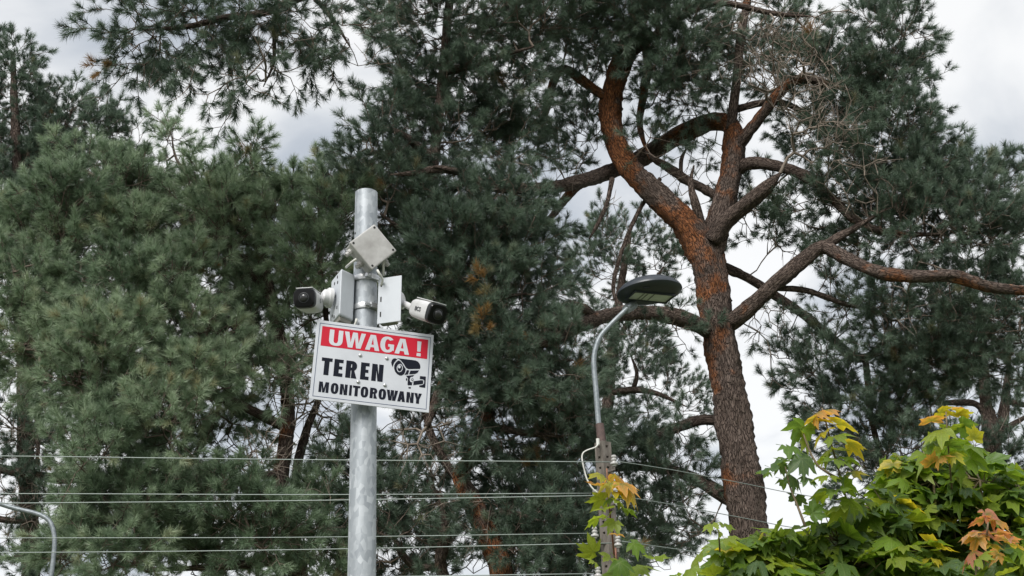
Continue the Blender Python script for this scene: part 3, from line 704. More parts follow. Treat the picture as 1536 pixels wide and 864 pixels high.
# --- the broad green pine on the left
pine('pine_tree', 'broad bushy grey-green pine left of the camera pole behind the wires', 15.3, (450, 900), [
    ('trunk', 18, [(448, 880, 15, .2), (436, 800, 13, .3), (420, 730, 12, .4), (428, 665, 11, .5), (432, 610, 10, .5), (422, 520, 10, .3), (400, 420, 9, .2), (385, 330, 7, .2), (378, 260, 3.5, .2), (376, 215, 1.5, .1)]),
    ('limb', 10, [(440, 745, 7, .2, .1), (448, 690, 7, .2, .3), (462, 640, 6, .2, .4), (480, 590, 5, .2, .4), (490, 500, 4, .1, .3), (480, 380, 4, .1, .2), (482, 270, 3, 0, .2)]),
    ('limb', 8, [(420, 712, 7, .2), (385, 715, 6, .1, -.3), (335, 726, 5, 0, -.6), (270, 740, 4, 0, -.8), (200, 765, 3, 0, -.9)]),
    ('limb', 8, [(426, 640, 8, .1), (340, 600, 7, 0, -.3), (240, 580, 6, -.1, -.6), (130, 560, 4, -.1, -.8), (60, 545, 3, -.1, -.8)]),
    ('limb', 8, [(428, 560, 8, .1), (340, 480, 7, 0, -.2), (250, 430, 5, -.1, -.3), (150, 400, 4, -.1, -.5), (60, 390, 3, -.1, -.6)]),
    ('limb', 8, [(405, 440, 7, .1), (330, 360, 6, 0, 0), (240, 310, 5, -.1, 0), (150, 270, 4, -.1, -.1), (110, 240, 2, -.1, -.1)]),
    ('limb', 8, [(395, 380, 6, .1), (320, 300, 5, 0, .2), (268, 245, 2.5, -.1, .2), (256, 195, 1.2, -.1, .2)]),
    ('limb', 8, [(430, 780, 8, .1), (340, 790, 6, 0, -.4), (240, 800, 5, -.1, -.6), (130, 815, 3, -.1, -.7)]),
    ('limb', 8, [(440, 840, 8, .1), (330, 850, 6, 0, -.4), (220, 855, 4, -.1, -.6)]),
], [
    (140, 269, 0, 50, 38, 1.7), (185, 289, .1, 50, 40, 1.4), (95, 320, -.3, 55, 32, 1.6), (150, 335, -.2, 55, 35, 1.5), (235, 319, .2, 55, 40, 1.4), (50, 360, -.4, 55, 40, 1.7), (120, 375, -.4, 55, 38, 1.5),
    (310, 309, .2, 55, 38, 1.3), (375, 309, .2, 50, 38, 1.4), (200, 365, -.1, 55, 40, 1.4), (275, 350, 0, 55, 40, 1.5), (345, 350, -.1, 50, 40, 1.5), (410, 355, 0, 45, 40, 1.3), (460, 320, .1, 40, 38, 1.2), (505, 330, .2, 30, 45, 1.0),
    (30, 425, -.5, 50, 38, 1.6), (100, 445, -.6, 60, 38, 1.5), (180, 440, -.3, 55, 38, 1.4), (260, 425, -.2, 55, 40, 1.4), (330, 430, -.2, 50, 38, 1.3), (400, 430, -.1, 50, 45, 1.2), (460, 400, .1, 45, 50, 1.0), (505, 420, .3, 30, 60, .8),
    (30, 510, -.7, 45, 40, 1.6), (95, 525, -.8, 60, 40, 1.8), (165, 520, -.6, 50, 38, 1.5), (230, 505, -.4, 50, 38, 1.3), (300, 505, -.3, 50, 35, 1.2), (370, 500, -.2, 45, 38, 1.2), (140, 580, -.7, 60, 38, 1.6), (60, 580, -.7, 50, 30, 1.2),
    (215, 575, -.6, 55, 38, 1.4), (290, 580, -.5, 50, 38, 1.5), (350, 560, -.6, 50, 38, 1.8), (400, 570, -.3, 35, 35, 1.1), (180, 640, -.6, 55, 35, 1.3), (250, 640, -.5, 50, 38, 1.3), (320, 640, -.4, 45, 38, 1.0), (130, 690, -.5, 40, 38, 1.0),
    (200, 705, -.4, 50, 38, 1.1), (280, 695, -.3, 45, 35, 1.0), (350, 680, .2, 35, 35, .6), (140, 775, -.7, 40, 32, 1.2), (200, 770, -.8, 50, 35, 1.7), (270, 770, -.6, 50, 38, 1.3), (340, 765, -.4, 45, 38, 1.1), (110, 830, -.7, 45, 35, 1.5),
    (180, 835, -.8, 50, 38, 1.6), (260, 840, -.6, 50, 38, 1.4), (330, 840, -.4, 50, 38, 1.2), (400, 800, -.3, 45, 40, 1.1), (410, 860, -.2, 45, 30, 1.0), (470, 750, .4, 40, 36, .8), (490, 800, 0, 40, 45, 1.2), (480, 860, 0, 45, 30, 1.1), (505, 670, .5, 28, 40, .6),
    (255, 200, .2, 10, 34, 2.4, 's'), (262, 240, .2, 22, 22, 1.1, 's'), (225, 285, .2, 22, 20, .9, 's'), (300, 292, .2, 24, 20, .7, 's'), (376, 228, .1, 10, 32, 2.4, 's'), (372, 268, .1, 24, 18, 1.1, 's'), (335, 300, .1, 22, 16, .9, 's'), (415, 305, .1, 22, 20, .7, 's'), (484, 262, .2, 12, 28, 1.8, 's'),
    (470, 300, .2, 26, 20, .8, 's'), (440, 312, .2, 18, 18, .6, 's'), (515, 290, .2, 14, 22, .8, 's'), (455, 480, .5, 40, 60, .6), (440, 560, .6, 35, 50, .4),
    (450, 570, -.2, 60, 90, 1.5, 'b'), (480, 640, -.2, 45, 60, 1.2, 'b'), (390, 680, -.3, 60, 50, 1.2, 'b'), (310, 735, -1.2, 90, 30, .8, 'b'), (470, 770, -.6, 50, 50, .7, 'b'), (250, 480, -.2, 100, 60, .4, 'b'), (280, 560, -.2, 80, 40, .3, 'b'),
], NEEDLE_GREEN, dens=1.55, spread=.5, shrink=.8, tint0=.07)

# --- darker pine further back on the far left
pine('pine_tree', 'darker pine further back with a bare lower branch beside the curved pipe arm', 20.5, (45, 900), [
    ('trunk', 14, [(45, 880, 14, -.3), (40, 700, 12, -.2), (34, 500, 10, 0), (28, 300, 8, .2), (22, 170, 6, .2), (20, 80, 3, .2)]),
    ('limb', 8, [(-40, 690, 7, -.5, -.6), (0, 703, 7, -.5, -.5), (45, 710, 7, -.5, -.5), (90, 720, 6, -.5, -.4), (130, 722, 3, -.5, -.3)]),
    ('limb', 8, [(-40, 770, 5, -.5, -.6), (10, 780, 5, -.5, -.5), (50, 783, 4, -.5, -.4)]),
    ('limb', 8, [(30, 300, 6, 0), (80, 230, 5, 0, .2), (110, 160, 3, 0, .3)]),
    ('limb', 8, [(26, 260, 6, 0), (120, 240, 5, 0, .4), (190, 210, 3, 0, .5)]),
    ('limb', 6, [(55, 700, 3, -.4, -.4), (55, 660, 3, -.4, -.4), (20, 640, 2, -.4, -.4)]),
], [
    (22, 95, 0, 18, 30, 1.1), (30, 125, 0, 24, 30, 1.2), (15, 170, 0, 35, 40, 1.4), (70, 165, .2, 28, 22, 1.0), (110, 145, .3, 14, 18, 1.0, 's'), (110, 180, .2, 40, 28, 1.3), (60, 215, .2, 45, 35, 1.3), (150, 190, .3, 26, 22, 1.2), (165, 225, .4, 30, 25, 1.0), (203, 205, .4, 14, 20, .9, 's'),
    (15, 240, 0, 40, 40, 1.3), (70, 265, .2, 50, 35, 1.2), (15, 310, 0, 40, 40, 1.3), (20, 380, 0, 35, 40, .8), (20, 600, -.5, 35, 30, .7), (60, 650, -.4, 50, 30, .45), (15, 660, -.5, 35, 30, .5), (20, 735, -.5, 40, 25, .5), (70, 750, -.3, 35, 30, .8), (90, 690, .2, 30, 30, .5), (30, 810, -.4, 40, 14, .4), (75, 800, -.1, 25, 30, .7), (60, 850, 0, 35, 20, .7),
    (30, 640, -.5, 60, 50, 1.0, 'b'), (25, 760, -.5, 50, 40, 1.0, 'b'),
], NEEDLE_BLUE, dens=1.8)

# --- background pines seen between the trunks
pine('pine_tree', 'pine further back showing pale puffs between the street lamp and the forked pine', 24.0, (905, 900), [
    ('trunk', 12, [(905, 880, 12, -.2), (905, 700, 10, 0), (915, 560, 8, .2), (930, 440, 6, .2), (945, 350, 3, .2)]),
    ('limb', 8, [(912, 590, 5, -.4), (950, 585, 5, -.5), (985, 590, 4, -.5, -.2), (1030, 610, 2, -.5, -.3)]),
    ('limb', 6, [(950, 585, 4, -.5), (955, 560, 3, -.5), (945, 530, 2, -.5)]),
    ('limb', 8, [(920, 520, 5, 0), (970, 440, 3, 0), (995, 400, 2, 0)]),
], [
    (930, 360, 0, 30, 28, 1.2), (975, 365, 0, 28, 25, 1.2), (1000, 395, 0, 28, 28, 1.0), (900, 385, 0, 35, 35, .9), (950, 410, 0, 45, 35, 1.0), (880, 430, 0, 40, 35, .8), (1010, 440, .4, 20, 22, .6), (900, 340, .2, 25, 20, .7),
    (880, 510, 0, 45, 35, .8), (930, 520, -.2, 45, 30, 1.1), (965, 515, -.2, 30, 25, 1.0), (940, 560, -.2, 40, 22, .9), (985, 560, -.2, 25, 15, .8), (1005, 585, -.3, 40, 16, 1.1), (1040, 590, -.3, 24, 14, 1.1, 's'), (1010, 612, -.3, 50, 14, 1.0), (900, 580, 0, 45, 35, .6),
    (950, 625, 0, 45, 25, .6), (890, 640, 0, 40, 30, .7), (940, 790, 0, 60, 50, .6), (880, 760, 0, 50, 50, .7), (1020, 840, 0, 50, 30, .5),
    (930, 600, 0, 60, 40, .5, 'b'),
], NEEDLE_BLUE, dens=1.2)
pine('pine_tree', 'distant pine with a twin-stemmed trunk beyond the maple leaves', 22.0, (1492, 900), [
    ('trunk', 14, [(1492, 880, 16, 0), (1490, 720, 15, 0), (1489, 670, 14, 0), (1483, 630, 11, .2), (1478, 600, 9, .2), (1475, 540, 7, .2), (1470, 450, 4, .2)]),
    ('limb', 10, [(1492, 665, 9, -.1), (1503, 635, 8, -.1), (1508, 600, 7, -.1), (1515, 540, 5, -.1)]),
    ('limb', 8, [(1482, 628, 6, -.3), (1465, 607, 5, -.4), (1435, 604, 5, -.4), (1395, 606, 3, -.4)]),
    ('limb', 8, [(1500, 650, 5, -.4), (1530, 630, 4, -.4), (1570, 610, 3, -.4)]),
    ('limb', 8, [(1508, 602, 5, -.4), (1540, 608, 4, -.4), (1580, 612, 3, -.4)]),
], [
    (1430, 585, 0, 45, 16, .9), (1500, 590, 0, 40, 14, 1.0), (1400, 560, 0, 40, 25, 1.0), (1470, 560, 0, 50, 25, 1.0), (1530, 570, 0, 25, 25, 1.0), (1440, 685, 0, 40, 22, 1.0), (1500, 695, -.2, 45, 22, 1.2), (1535, 670, 0, 20, 25, .7), (1340, 700, 0, 40, 35, .7), (1400, 660, 0, 25, 20, .5),
    (1480, 640, 0, 60, 30, .9, 'b'), (1410, 640, 0, 40, 25, .8, 'b'),
], NEEDLE_BLUE, dens=1.1)
print('PINES sprays', NPINE)

# ------------------------------------------------------------------ concrete utility post with wires
YP = 12.5
def PP(px, py, dY=0.0): return P(px, py, YP + dY)
mP = mpp(905, 720, YP)
p_top = PP(904, 664); p_low = PP(917, 862)
ax_post = unit(p_top - p_low)
p_base = p_low - ax_post * (p_low[2] / ax_post[2]); p_base = np.array([p_base[0], p_base[1], 0.0])
post = thing('utility_post', p_base, 'weathered concrete utility post with porcelain insulators carrying the wires', 'utility post')
ca, sa = math.cos(math.radians(38)), math.sin(math.radians(38))
bx_ = np.array([ca, sa, 0.0]); bx_ = unit(bx_ - ax_post * (bx_ @ ax_post)); by_ = np.cross(ax_post, bx_)
# by_ points away; visible faces: -by_ ... choose faces with holes by an inset grid on the two facing sides
HT = np.linalg.norm(p_top - p_base)
W0, W1 = 0.155, 0.118
def post_mesh():
    bm = bmesh.new()
    nz = int(HT / 0.11)
    rings = []
    for k in range(nz + 1):
        t = k / nz; hw = (W0 + (W1 - W0) * t) / 2; c = p_base + ax_post * HT * t - p_base
        rings.append([bm.verts.new(tuple(c + bx_ * hw * i + by_ * hw * j)) for i, j in ((-1, -1), (1, -1), (1, 1), (-1, 1))])
    side = []
    for k in range(nz):
        for i in range(4):
            f = bm.faces.new((rings[k][i], rings[k][(i + 1) % 4], rings[k + 1][(i + 1) % 4], rings[k + 1][i]))
            side.append((k, i, f))
    bm.faces.new(rings[-1]); bm.faces.new(list(reversed(rings[0])))
    bm.normal_update()
    hf = [f for k, i, f in side if f.normal.y < -0.2]
    r = bmesh.ops.inset_individual(bm, faces=hf, thickness=0.043, use_even_offset=True)
    bmesh.ops.inset_individual(bm, faces=hf, thickness=0.002, use_even_offset=True)
    bm.normal_update()
    for f in hf:
        n = f.normal.copy()
        c = f.calc_center_median()
        for v in f.verts:
            v.co = c + (v.co - c) * 0.9 - n * 0.03
    bmesh.ops.recalc_face_normals(bm, faces=bm.faces)
    me = bpy.data.meshes.new('shaft'); bm.to_mesh(me); bm.free()
    me.materials.append(concrete)
    o = bpy.data.objects.new('shaft', me); col.objects.link(o); o.parent = post
post_mesh()
INS = []
def insulator(px, py, dY, tilt=0.0):
    c = PP(px, py, dY); m = mP
    ax = unit(np.array([tilt, 0, 1]))
    prof = [(3.2, -9), (4, -7), (6.6, -5.5), (6.9, -3.6), (6.2, -2), (3.6, -1), (3.4, 0.3), (4.7, 1.2), (5.2, 3), (4.6, 4.4), (3.2, 5), (3.2, 6), (4.6, 7), (4.8, 9), (3.8, 10.6), (1.5, 11.4)]
    i_ = MB().lathe(c, ax, [(r * m * .86, h * m * .86) for r, h in prof], 14).build('insulator', porcelain, post, smooth='angle')
    # iron pin and bracket back to the post
    foot = c - ax * 13 * m
    t = (foot[2] - p_base[2]) / (HT * ax_post[2]); onp = p_base + ax_post * HT * t
    MB().tube([c - ax * 8 * m, foot, foot * 0.75 + onp * 0.25, onp], [0.012, 0.012, 0.014, 0.014], 6).build('bracket', old_steel, i_)
    INS.append(c - ax * 0.5 * m)
    return c
insulator(921, 692, -.12); insulator(924, 742, -.12); insulator(892, 800, -.12); insulator(927, 814, -.12); insulator(897, 860, -.12)
insulator(893, 744, .12)
# sleeve and white cable
sl0, sl1 = PP(903.5, 672), PP(899.5, 636)
MB().tube([sl0, sl1], [7.0 * mP, 6.4 * mP], 14).build('pipe_sleeve', rust, post, smooth='angle')
cb = [PP(897, 660, -.1), PP(897, 666, -.12), PP(893, 671, -.13), PP(884, 674, -.13), PP(876, 678, -.13), PP(873, 684, -.13), PP(874, 694, -.13), PP(877, 707, -.12), PP(881, 720, -.12), PP(890, 734, -.12), PP(905, 745, -.1)]
MB().tube(catmull(np.array(cb), 0.03), 1.25 * mP, 6).build('white_cable', cable_white, post, smooth=True)
MB().tube([PP(896.5, 658, -.11), PP(897, 667, -.11)], 2.6 * mP, 8).build('cable_gland', cable_white, post, smooth='angle')
MB().tube([PP(920, 752, -.14), PP(932, 762, -.16), PP(942, 770, -.18)], [0.012, 0.011, 0.009], 6).build('clip_rod', porcelain, post)

# street lamp on its pipe
lb = PP(900, 655)
lamp = thing('street_lamp', lb, 'dark oval LED street lamp head on a bent grey pipe above the concrete post', 'street lamp')
pipe_px = [(901, 660), (899, 645), (897, 625), (894, 585), (891, 552), (891, 535), (894, 520), (901, 504), (914, 489), (930, 473), (946, 458)]
pp = catmull(np.array([PP(a, b, 0.0) for a, b in pipe_px]), 0.04)
MB().tube(pp, [4.4 * mP - 0.6 * mP * k / len(pp) for k in range(len(pp))], 14).build('pipe', pipe_mat, lamp, smooth='angle')
hc = PP(974.5, 440); m2 = mpp(974, 440, YP)
Rr = 49.5 * m2
tilt = np.array([-0.09, -0.03, 1.0])
prof = [(0.70, -.085), (0.86, -.055), (0.955, -.02), (1.0, .03), (0.995, .07), (0.95, .145), (0.85, .24), (0.70, .325), (0.50, .39), (0.25, .43), (0.04, .44)]
head = MB().lathe(hc, tilt, [(r * Rr, h * Rr) for r, h in prof], 40, sy=0.98).build('lamp_head', lamp_black, lamp, smooth='angle')
# lens: plane under the head
hx, hy, hz = frame_from(tilt, (0, 1, 0))
pl0 = hc - hz * 0.093 * Rr
def on_plane(px, py, p0, n):
    d = _f * F + RIGHT * (px - 768.0) + UP * (432.0 - py)
    return CAM + d * (((p0 - CAM) @ n) / (d @ n))
q = [on_plane(a, b, pl0, hz) for a, b in ((952.5, 436.5), (1012, 442.3), (998, 454), (939.5, 448))]
lb_ = MB(); lb_.add(q + [p + hz * 0.02 for p in q], [(0, 1, 2, 3), (7, 6, 5, 4), (0, 4, 5, 1), (1, 5, 6, 2), (2, 6, 7, 3), (3, 7, 4, 0)])
lens = lb_.build('lens', lamp_lens, head)
fr = MB()
for k in range(4):
    a, b = q[k], q[(k + 1) % 4]; d = unit(b - a)
    fr.box((a + b) / 2 - hz * 0.004, d, np.cross(hz, d), hz, np.linalg.norm(b - a) + .014, 0.014, 0.02)
fr.build('lens_frame', lamp_black, head)
for k in (0.27, 0.36, 0.52):
    a = q[0] * (1 - k) + q[1] * k; b = q[3] * (1 - k) + q[2] * k
    MB().box((a + b) / 2 - hz * .003, unit(b - a), np.cross(hz, unit(b - a)), hz, np.linalg.norm(b - a) * .96, .012, .004).build('lens_rib', mat('rib_grey', (.2, .21, .2), .5) if 'rib_grey' not in bpy.data.materials else bpy.data.materials['rib_grey'], head)
sk0, sk1 = PP(939, 464.5), PP(951, 457, .15)
MB().tube([sk0, sk0 * .35 + sk1 * .65, sk1], [6.4 * m2, 7 * m2, 6.5 * m2], 14).build('pipe_socket', pipe_mat, lamp, smooth='angle')
MB().box(on_plane(970, 431, hc - hz * .075 * Rr, hz), hx, hy, hz, .07, .02, .02).build('latch', dark_ring, head)

# wires
def wire(pts, label, r=None):
    r = r or rng.uniform(.0042, .0062)
    P3 = [PP(a, b, c) for a, b, c in pts]
    o = MB().tube(catmull(np.array(P3), 0.5), r, 6).build('wire', wire_mat, None, smooth=True)
    tag(o, label, 'wire', 'wires on the concrete post')
wire([(-700, 677, .2), (0, 684, 0), (450, 689.5, -.1), (916, 693, -.2)], 'topmost wire left of the concrete post, ending at its top insulator')
wire([(-700, 741, .4), (0, 740.5, .25), (450, 742, .15), (887, 740, .06)], 'second wire from the top left of the post, back one of a close pair')
wire([(-700, 763, .2), (0, 755, 0), (450, 751, -.1), (918, 743, -.2)], 'third wire from the top left of the post, front one of a close pair')
wire([(-700, 809, .2), (0, 807, 0), (450, 806, -.1), (886, 800, -.2)], 'fourth wire from the top left of the post, ending at the side insulator')
wire([(-700, 831, .2), (0, 829, 0), (450, 824.5, -.1), (921, 814.5, -.2)], 'fifth wire from the top left of the post, second lowest of all')
wire([(-700, 880, .2), (0, 874, 0), (450, 867, -.1), (891, 860.5, -.2)], 'lowest wire left of the post, ending at the lowest insulator')
wire([(926, 692, -.2), (1010, 705, .6), (1120, 726, 1.4), (1260, 752, 2.2), (1600, 800, 5)], 'upper wire sloping down from the post past the forked pine trunk')
wire([(930, 744, -.2), (1010, 757, .6), (1120, 778, 1.4), (1260, 803, 2.2), (1600, 850, 5)], 'middle wire sloping down from the post across the pine trunk base')
wire([(933, 812, -.2), (1010, 823, .6), (1120, 840, 1.4), (1260, 862, 2.2), (1600, 905, 5)], 'lower wire sloping down from the post into the maple leaves')

# second lamp pipe far left
YL2 = 12.9
fb = P(76, 880, YL2); fb[2] = 0
lamp2 = thing('lamp_pipe', fb, 'curved grey lamp pipe arm rising beside the bushy pine', 'street lamp')
pts = [(-60, 742), (-10, 753), (20, 762), (50, 769), (68, 776), (77, 786), (81, 800), (82, 815), (80, 840), (75, 880), (70, 940)]
p3 = [P(a, b, YL2) for a, b in pts]
p3.append(np.array([p3[-1][0], p3[-1][1], 0.0]))
MB().tube(catmull(np.array(p3), 0.05), 3.5 * mpp(60, 780, YL2), 12).build('pipe', pipe_mat, lamp2, smooth='angle')
h2 = P(-85, 738, YL2)
MB().lathe(h2, (0, -.05, 1), [(r * .34, h * .34) for r, h in prof], 28).build('lamp_head', lamp_black, lamp2, smooth='angle')

# ------------------------------------------------------------------ the steel pole with sign and cameras
YS = 3.9
def Q(px, py, dY=0.0): return P(px, py, YS + dY)
mS = mpp(550, 450, YS)
t_ = Q(549.6, 290); b_ = Q(542.6, 864)
axp = unit(t_ - b_)
k = b_[2] / axp[2]; pb = b_ - axp * k
rt = 33.4 / 2 * mpp(549, 292, YS); rb = 42.6 / 2 * mpp(542, 864, YS)
r0 = rb + (rb - rt) * k / np.linalg.norm(t_ - b_)
pole = thing('steel_pole', (pb[0], pb[1], 0), 'galvanised steel pole carrying the warning sign and two cameras', 'pole')
def prad(z): return rb + (rt - rb) * (z - b_[2]) / (t_[2] - b_[2])
def paxis(z): return pb + axp * (z / axp[2])
pm = MB()
zs = np.linspace(0, t_[2], 30)
x_, y_, _ = frame_from(axp)
rings = [[paxis(z) + prad(z) * (x_ * math.cos(a) + y_ * math.sin(a)) for a in np.linspace(0, 2 * math.pi, 48, endpoint=False)] for z in zs]
# tube is open at the top: inner wall
top = rings[-1]; cen = paxis(t_[2])
rings.append([cen + (p - cen) * 0.93 for p in top])
rings.append([cen + (p - cen) * 0.93 - axp * 0.12 for p in top])
pm.loft(rings, True)
pm.build('shaft', galv, pole, smooth='angle')
def clamp(py):
    c0 = Q(547, py); c = paxis(c0[2] + 0.02)
    r = prad(c[2])
    f_ = np.array([0, -1, 0.0]); fr_ = unit(np.array([0.72, -0.69, 0]))
    o = MB().lathe(c, axp, [(r + .001, -.0095), (r + .0045, -.0095), (r + .0055, -.004), (r + .0055, .004), (r + .0045, .0095), (r + .001, .0095)], 40).build('band_clamp', steel, pole, smooth='angle')
    a = c + fr_ * (r + .006)
    tt = np.array([fr_[1] * -1, fr_[0], 0])
    MB().box(a, fr_, axp, tt, .014, .019, .034).build('lug', steel, o, bevel=.002)
    MB().tube([a - tt * .034, a + tt * .03], [.0075, .0075], 6).build('bolt', steel, o)
    return o
clamp(430); clamp(473)
# small holes / screws in the shaft
for (px, py) in ((534, 345), (539, 400)):
    c = Q(px, py, -.045); 
    d = unit(np.array([-.35, -.93, 0]))
    if px == 534: d = unit(np.array([-.86, -.5, 0]))
    cc = paxis(c[2]) ; MB().lathe(cc + d * (prad(c[2]) - .0035), d, [(.0045, 0), (.0045, .0042)], 10).build('drilled_hole', hole_dark, pole)

# --- the sign
cor = dict(TL=(471.3, 478.8), TR=(647.2, 502.4), BL=(468.8, 598.6), BR=(647.0, 619.3))
Y1, Y2 = YS - .125, YS - .022
cs = {k: P(*v, Y1 if k[1] == 'L' else Y2) for k, v in cor.items()}
sx_ = unit((cs['TR'] - cs['TL']) + (cs['BR'] - cs['BL']))
upv = (cs['TL'] - cs['BL']) + (cs['TR'] - cs['BR'])
su_ = unit(upv - sx_ * (upv @ sx_)); sn_ = np.cross(sx_, su_)          # normal towards the viewer
if sn_[1] > 0: sn_ = -sn_
SW = (np.linalg.norm(cs['TR'] - cs['TL']) + np.linalg.norm(cs['BR'] - cs['BL'])) / 2
SH = (np.linalg.norm(cs['TL'] - cs['BL']) + np.linalg.norm(cs['TR'] - cs['BR'])) / 2
sc = sum(cs.values()) / 4
pr_ = prad(sc[2])
# keep the panel just in front of the tube
gap = (paxis(sc[2]) - sc) @ (-sn_)
print('sign size', SW, SH, 'gap', gap - pr_)
def S(u, v, h=0.0): return sc + sx_ * (u - .5) * SW + su_ * (.5 - v) * SH + sn_ * h
sign = thing('warning_sign', S(.5, 1.0), 'white warning sign with red UWAGA band bolted to the steel pole', 'sign')
MB().box(sc - sn_ * .0015, sx_, su_, sn_, SW, SH, .003).build('panel', [sign_white], sign, bevel=.0008, seg=1)
def flat(name, polys, m, h, parent):
    """thin print: each polygon (list of uv) extruded by 0.3 mm"""
    mb = MB()
    for poly in polys:
        n = len(poly); a = [S(u, v, h) for u, v in poly]; b2 = [S(u, v, h + .0003) for u, v in poly]
        mb.add(a + b2, [tuple(range(n)), tuple(range(2 * n - 1, n - 1, -1))] + [(i, (i + 1) % n, n + (i + 1) % n, n + i) for i in range(n)])
    return mb.build(name, m, parent)
def rect(u0, v0, u1, v1): return [(u0, v0), (u1, v0), (u1, v1), (u0, v1)]
th = .0045; tv_ = th * SW / SH
flat('border_line', [rect(.024, .036, .976, .036 + tv_), rect(.024, .964 - tv_, .976, .964), rect(.024, .036 + tv_, .024 + th, .964 - tv_), rect(.976 - th, .036 + tv_, .976, .964 - tv_)], sign_navy, .0002, sign)
band = flat('red_band', [rect(.047, .073, .955, .324)], sign_red, .0002, sign)
def arc(cx_, cy_, rx, ry, a0, a1, n, e=2.0):
    r_ = []
    for k in range(n + 1):
        a = math.radians(a0 + (a1 - a0) * k / n); c, s_ = math.cos(a), math.sin(a)
        r_.append((cx_ + rx * math.copysign(abs(c) ** (2 / e), c), cy_ + ry * math.copysign(abs(s_) ** (2 / e), s_)))
    return r_
def glyph(ch, w, s, t):
    """outline loops (outer first, then holes) in a box w wide and 1 high; s stem width, t bar thickness"""
    m = w / 2
    if ch == 'T': return [[(0, 1), (0, 1 - t), (m - s / 2, 1 - t), (m - s / 2, 0), (m + s / 2, 0), (m + s / 2, 1 - t), (w, 1 - t), (w, 1)]]
    if ch == 'I': return [[(0, 0), (w, 0), (w, 1), (0, 1)]]
    if ch == 'E': return [[(0, 0), (w, 0), (w, t), (s, t), (s, .5 - t * .42), (w * .92, .5 - t * .42), (w * .92, .5 + t * .5), (s, .5 + t * .5), (s, 1 - t), (w, 1 - t), (w, 1), (0, 1)]]
    if ch == 'N': return [[(0, 0), (s * .92, 0), (s * .92, .62), (w - s * 1.05, 0), (w, 0), (w, 1), (w - s * .92, 1), (w - s * .92, .38), (s * 1.05, 1), (0, 1)]]
    if ch == 'M':
        q = s * .9
        return [[(0, 0), (q, 0), (q, .66), (m - q * .42, 0), (m + q * .42, 0), (w - q, .66), (w - q, 0), (w, 0), (w, 1), (w - q * 1.25, 1), (m, .36), (q * 1.25, 1), (0, 1)]]
    if ch == 'W':
        q = s
        return [[(0, 1), (w * .20, 0), (w * .20 + q, 0), (m, .70), (w * .80 - q, 0), (w * .80, 0), (w, 1), (w - q, 1), (w * .80 - q * .52, .33), (m + q * .52, 1), (m - q * .52, 1), (w * .20 + q * .52, .33), (q, 1)]]
    if ch == 'A':
        q = s * 1.02; y0, y1 = .20, .20 + t
        xl = lambda y: (m - q * .55) * y; ix = lambda y: q * 1.02 + (m - q * 1.02) * y / .93
        return [[(0, 0), (q, 0), (q + (m - q * .62) * y0 * .9, y0), (w - q - (m - q * .62) * y0 * .9, y0), (w - q, 0), (w, 0), (m + q * .58, 1), (m - q * .58, 1)],
                [(q + (m - q * .72) * y1 * 1.0, y1), (m, .80), (w - q - (m - q * .72) * y1 * 1.0, y1)]]
    if ch == 'Y': return [[(m - s / 2, 0), (m + s / 2, 0), (m + s / 2, .40), (w, 1), (w - s * 1.08, 1), (m, .60), (s * 1.08, 1), (0, 1), (m - s / 2, .40)]]
    if ch == 'U':
        o_ = [(0, 1)] + arc(m, .36, m, .36 + .012, 180, 360, 16, 2.4) + [(w, 1), (w - s, 1)] + arc(m, .36, m - s, .36 - t * .95, 360, 180, 16, 2.3) + [(s, 1)]
        return [o_]
    if ch == 'O': return [arc(m, .5, m, .515, 0, 360, 32, 2.5)[:-1], arc(m, .5, m - s, .515 - t, 0, 360, 28, 2.4)[:-1]]
    if ch == 'R':
        rx = w * .46; ry = .29
        o_ = [(0, 0), (s, 0), (s, 1 - 2 * ry + .02), (w * .50, 1 - 2 * ry + .02), (w - s * 1.15, 0), (w, 0), (w * .76, .44)] + arc(w - rx * 1.08, 1 - ry, rx, ry, -52, 90, 12, 2.2) + [(0, 1)]
        return [o_, [(s, 1 - 2 * ry + t), ] + arc(w - rx * 1.08, 1 - ry, rx - s, ry - t * .95, -90, 90, 10, 2.2) + [(s, 1 - t)]]
    if ch == 'G':
        o_ = arc(m, .5, m, .515, 38, 322, 26, 2.3)
        o_ += [(w * .98, .13), (w * .98, .54), (w * .56, .54), (w * .56, .54 - t), (w * .98 - s * .92, .54 - t), (w * .98 - s * .92, .20)]
        o_ += arc(m * 1.05, .5, m - s * .98, .515 - t, 300, 48, 22, 2.2)
        return [o_]
    if ch == '!': return [[(0, 1), (w * .10, .31), (w * .90, .31), (w, 1)], [(0, 0), (w, 0), (w, .21), (0, .21)]]
def lettering(items, v0, v1, s, t, name, m_, h, parent):
    """items: (character, u0, u1); s is the stem width as a fraction of the sign width"""
    mb = MB()
    H = (v1 - v0) * SH
    for ch, u0, u1 in items:
        w_ = (u1 - u0) * SW / H
        loops = glyph(ch, w_, s * SW / H, t)
        cu = bpy.data.curves.new('outline', 'CURVE'); cu.dimensions = '2D'; cu.fill_mode = 'BOTH'
        for lp in loops:
            sp_ = cu.splines.new('POLY'); sp_.points.add(len(lp) - 1)
            for pt, (x, y) in zip(sp_.points, lp): pt.co = (x, y, 0, 1)
            sp_.use_cyclic_u = True
        to = bpy.data.objects.new('outline', cu); col.objects.link(to); bpy.context.view_layer.update()
        me = bpy.data.meshes.new_from_object(to.evaluated_get(bpy.context.evaluated_depsgraph_get()))
        bpy.data.objects.remove(to); bpy.data.curves.remove(cu)
        mb.add([S(u0 + v.co.x * H / SW, v1 - v.co.y * (v1 - v0), h) for v in me.vertices], [tuple(p.vertices) for p in me.polygons])
        bpy.data.meshes.remove(me)
    return mb.build(name, m_, parent, recalc=False)
